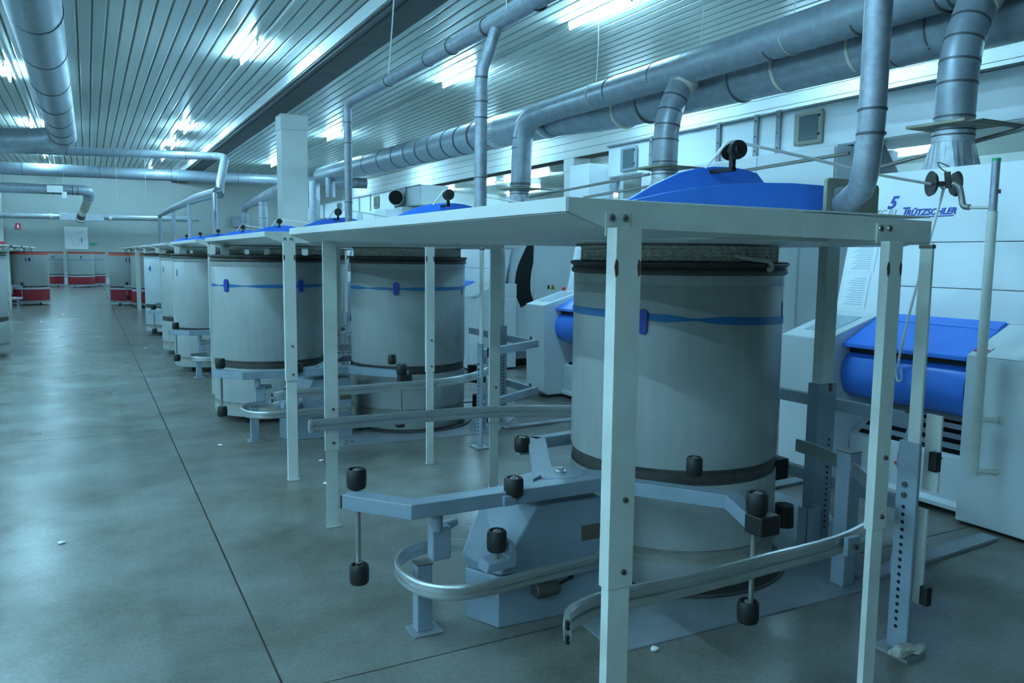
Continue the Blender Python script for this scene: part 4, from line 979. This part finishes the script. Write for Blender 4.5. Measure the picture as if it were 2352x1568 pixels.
# ------------------------------------------------------------------ feed chutes and the long white duct over them
def make_chute(k, y0, y1, lab):
    t = thing('feed_chute', lab, 'chute', (7.7, (y0+y1)/2, 0), 'white feed chutes behind the machines')
    n = 3; w_ = (y1-y0)/n
    for i in range(n):
        obj('chute_panel', MB().box(7.34, 7.38, y0+w_*i+0.006, y0+w_*(i+1)-0.006, 1.5, 2.70), 'machine', t, bevel=0.004)
    obj('chute_body', MB().box(7.38, 8.4, y0, y1, 0.0, 2.72), 'machine', t)
    return t
make_chute(1, 6.25, 9.75, 'white feed chute behind the second machine, below the nearer square window')
make_chute(2, 20.0, 23.4, 'white feed chute in the distance behind the second coiler pipe')
make_chute(3, 24.0, 27.0, 'white feed chute farthest back, next to the tall column')
def flock_duct(y0, y1, label, wins, fl):
    t = thing('feed_duct', label, 'duct', (7.8, (y0+y1)/2, 2.7), 'long white rectangular feed ducts')
    z0, z1 = 2.735, 3.235
    obj('duct_box', MB().box(7.55, 8.3, y0, y1, z0, z1), 'machine', t)
    ps = [y0]+fl+[y1]
    for a, b in zip(ps, ps[1:]):
        obj('side_panel', MB().box(7.525, 7.55, a+0.02, b-0.02, z0+0.01, z1-0.015), 'machine', t, bevel=0.003)
    for y in fl:
        f = obj('joint_flange', MB().box(7.495, 7.525, y-0.035, y+0.035, z0, z1+0.02), 'plate', t, bevel=0.002)
        for z in (z0+0.07, (z0+z1)/2, z1-0.06): obj('bolt', MB().cyl((7.495, y, z), (7.487, y, z), 0.010, n=8), 'dark_steel', f)
    obj('top_strip', MB().box(7.50, 7.55, y0, y1, z1-0.012, z1+0.012), 'plate', t)
    for (y, h, fm) in wins:
        f = obj('window_frame', MB().box(7.47, 7.51, y-0.21, y+0.21, 2.79, 3.17), fm, t, bevel=0.02)
        obj('window_pane', MB().box(7.462, 7.472, y-0.15, y+0.12, 2.84, 3.12), 'window', f)
        for z in (2.89, 3.10): obj('clasp', MB().cyl((7.47, y-0.17, z), (7.455, y-0.17, z), 0.014, n=10), 'black', f)
    return t
flock_duct(1.3, 10.9, 'long white feed duct at right with two framed square windows', [(6.77, 0, 'grey_plate'), (10.28, 0, 'slate')], [4.2, 5.95, 7.25, 7.62, 8.30, 9.2, 9.75])
flock_duct(19.2, 31.5, 'distant white feed duct with a small framed window near the column', [(22.6, 0, 'board_ply'), (26.5, 0, 'board_ply')], [20.2, 21.0, 23.2, 24.3, 25.6, 28.5])
t = thing('open_duct_end', 'short round duct stub with a black open mouth above the second blue cover', 'duct', (7.9, 21.0, 2.7))
obj('stub', MB().box(7.30, 7.60, 20.5, 20.6, 2.70, 3.2), 'machine', t)
obj('mouth', MB().cyl((7.35, 20.5, 2.95), (7.2, 20.1, 2.95), 0.2, n=32), 'paint', t)
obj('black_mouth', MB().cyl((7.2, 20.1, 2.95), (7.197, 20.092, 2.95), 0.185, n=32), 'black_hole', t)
# white cabinet panel and duct piece at the far end of the near feed duct
t = thing('wall_cabinet', 'tall white cabinet panel beside the far end of the near feed duct', 'cabinet', (7.7, 11.5, 0))
obj('cabinet_body', MB().box(7.4, 8.1, 11.25, 11.85, 0, 3.0), 'machine', t, bevel=0.006)
tag(obj('round_pipe', MB().cyl((7.75, 11.0, 0.01), (7.75, 11.0, 2.98), 0.09, n=20), 'galv', loc=(7.75, 11.0, 2.3)), 'short grey round pipe between the cabinet and the feed duct', 'pipe')
t = thing('chute_shroud', 'white sloped shroud joining the near feed duct to the right machine', 'shroud', (7.6, 5.6, 2.0))
obj('shroud_panel', MB().prism([(6.05, 2.735), (5.62, 2.02), (6.05, 2.02)], 'x', 7.4, 7.9), 'plate', t)
# diagonal rods over the machines
for a, b, lab in (((6.3, 11.3, 2.40), (6.3, 8.2, 2.50), 'thin grey rod slanting over the machines, left one'), ((6.3, 9.7, 2.30), (6.3, 5.2, 2.44), 'long thin grey rod slanting behind the blue domes'), ((6.2, 4.9, 2.25), (6.2, 3.45, 2.46), 'thin grey rod slanting up to the right edge')):
    tag(obj('tie_rod', MB().cyl(a, b, 0.018, n=10), 'rod', loc=a), lab, 'rod', 'tie rods over the machines')
tb = thing('signal_beacon', 'small lit amber beacon left of the nearest blue dome', 'lamp', (4.86, 6.9, 2.03))
obj('lens', MB().cyl((4.86, 6.88, 2.075), (4.86, 6.88, 2.115), 0.022, n=14), 'amber', tb)
obj('beacon_base', MB().cyl((4.86, 6.88, 1.98), (4.86, 6.88, 2.075), 0.024, n=14), 'paint', tb)

# ------------------------------------------------------------------ left row of stations beyond the aisle
names6 = ['nearest', 'second', 'third', 'fourth', 'fifth', 'farthest']
for k in range(0, 6):
    yy = 12.7+P*k
    o = dup(cn0, (0, 0, 0), 'white sheet-metal canopy on posts in the left row, %s of those in view' % names6[k], 'white sheet-metal canopies along the left row', rot=math.pi)
    o.location = (-2.26, yy+1.38, 0)
    if k in (0, 3):
        h = dup(hd0, (0, 0, 0), 'coiler head with blue cover in the left row, %s of those in view' % names6[k], 'coiler heads of the left row', rot=math.pi)
        h.location = (-3.26, yy+1.48, 0)
o = dup(ch0, (0, 0, 0), 'slate can changer in front of the left red-based can', rot=math.pi); o.location = (-2.31, 24.2, 0)
o = dup(rails[2], (0, 0, 0), 'low aluminium guide loop at the left row near the thin post', rot=math.pi); o.location = (-1.62, 23.8, 0)
tag(obj('red_strip', MB().box(-3.1, -2.0, 26.0, 26.05, 1.62, 1.70), 'sign_red', loc=(-2.5, 26.0, 1.6)), 'narrow red strip standing on the far left canopy', 'strip')

# ------------------------------------------------------------------ back wall signs
t = thing('wall_poster', 'large white plan poster on the back wall', 'poster', (-0.4, 40.28, 2.0))
obj('sheet', MB().box(-0.87, 0.04, 40.27, 40.295, 1.55, 2.53), 'sign_white', t)
random.seed(3); lb = MB()
for i in range(34):
    x = -0.75+random.random()*0.65; z = 1.72+random.random()*0.55; a = 0.03+random.random()*0.09
    if random.random() < 0.5: lb.box(x, x+a, 40.266, 40.27, z, z+0.012)
    else: lb.box(x, x+0.012, 40.266, 40.27, z, z+a)
obj('plan_lines', lb, 'keypad', t, kind='stuff')
obj('plan_block', MB().box(-0.23, -0.19, 40.265, 40.27, 1.85, 2.05), 'tape', t)
t = thing('fire_sign', 'small red fire extinguisher sign on the back wall at left', 'sign', (-2.58, 40.28, 2.5))
obj('sign_plate', MB().box(-2.69, -2.48, 40.27, 40.295, 2.36, 2.62), 'sign_red', t)
obj('extinguisher_symbol', MB().prism([(-2.62, 2.41), (-2.55, 2.41), (-2.55, 2.52), (-2.565, 2.57), (-2.605, 2.57), (-2.62, 2.52)], 'y', 40.264, 40.27), 'sign_white', t)
t = thing('exit_sign', 'small green sign on the back wall right of the poster', 'sign', (0.23, 40.28, 1.8))
obj('sign_plate', MB().box(0.09, 0.37, 40.27, 40.295, 1.75, 1.83), 'green', t)
obj('sign_mark', MB().box(0.19, 0.26, 40.265, 40.27, 1.77, 1.81), 'ink_dark', t)
t = thing('switch_box', 'small grey box on the back wall left of the tall column', 'box', (6.3, 40.2, 3.0))
obj('box_body', MB().box(6.15, 6.75, 40.1, 40.29, 2.7, 3.2), 'plate', t, bevel=0.01)
t = thing('hanging_tag', 'small white tag hanging on the dark left duct', 'tag', (-0.6, 29.78, 3.2))
obj('tag_plate', MB().box(-0.66, -0.52, 29.76, 29.79, 3.15, 3.36), 'sign_white', t, bevel=0.01)

# ------------------------------------------------------------------ fluff and litter
def fluff(x, y, z, sx, sy, sz, seed, label, name='cotton_fluff', n=2):
    random.seed(seed); b = bmesh.new(); bmesh.ops.create_icosphere(b, subdivisions=3, radius=1.0)
    mb = MB(); vs = []
    ph = [random.uniform(0, 6.28) for _ in range(6)]
    for v in b.verts:
        c = v.co; q = 1+0.18*math.sin(4*c.x+ph[0])*math.cos(3*c.y+ph[1])+0.10*math.sin(6*c.z+ph[2]+5*c.x)+0.04*math.sin(9*c.y+ph[3])
        vs.append((x+c.x*sx*q, y+c.y*sy*q, max(z+0.001, z+sz*0.8+c.z*sz*q)))
    mb.add(vs, [tuple(v.index for v in f.verts) for f in b.faces], True); b.free()
    return tag(obj(name, mb, 'fluff' if sz > 0.01 else 'cotton', loc=(x, y, z)), label, 'fluff')
fluff(2.585, 1.775, 0.012, 0.075, 0.028, 0.022, 1, 'dirty cream cotton tuft at the foot of the front perforated post')
fluff(2.655, 1.765, 0.012, 0.045, 0.022, 0.015, 2, 'smaller cotton tuft beside the one at the perforated post foot')
fluff(3.02, 2.88, 0.02, 0.07, 0.04, 0.03, 3, 'dirty cotton tuft at the right foot of the nearest can')
for i, (x, y, lab) in enumerate(((-0.172, 4.44, 'small white lint speck on the open aisle floor at left'), (1.40, 5.12+0.35, 'small white lint speck left of the second canopy post base'), (0.83, 6.25, 'white lint speck near the foot of the second changer'), (1.80, 2.23, 'white lint ball on the edge of the nearest floor plate'), (0.72, 13.2, 'lint speck beside the crack near the third canopy'), (-0.9, 19.0, 'lint speck on the far aisle floor, left one'), (-0.55, 21.0, 'lint speck on the far aisle floor, right one'), (1.28, 4.9, 'tiny lint speck behind the nearest rear rail'))):
    s = 0.018 if i != 3 else 0.016
    fluff(x, y, 0.0, s, s*0.8, 0.006 if i != 3 else 0.010, 10+i, lab, 'lint_speck')
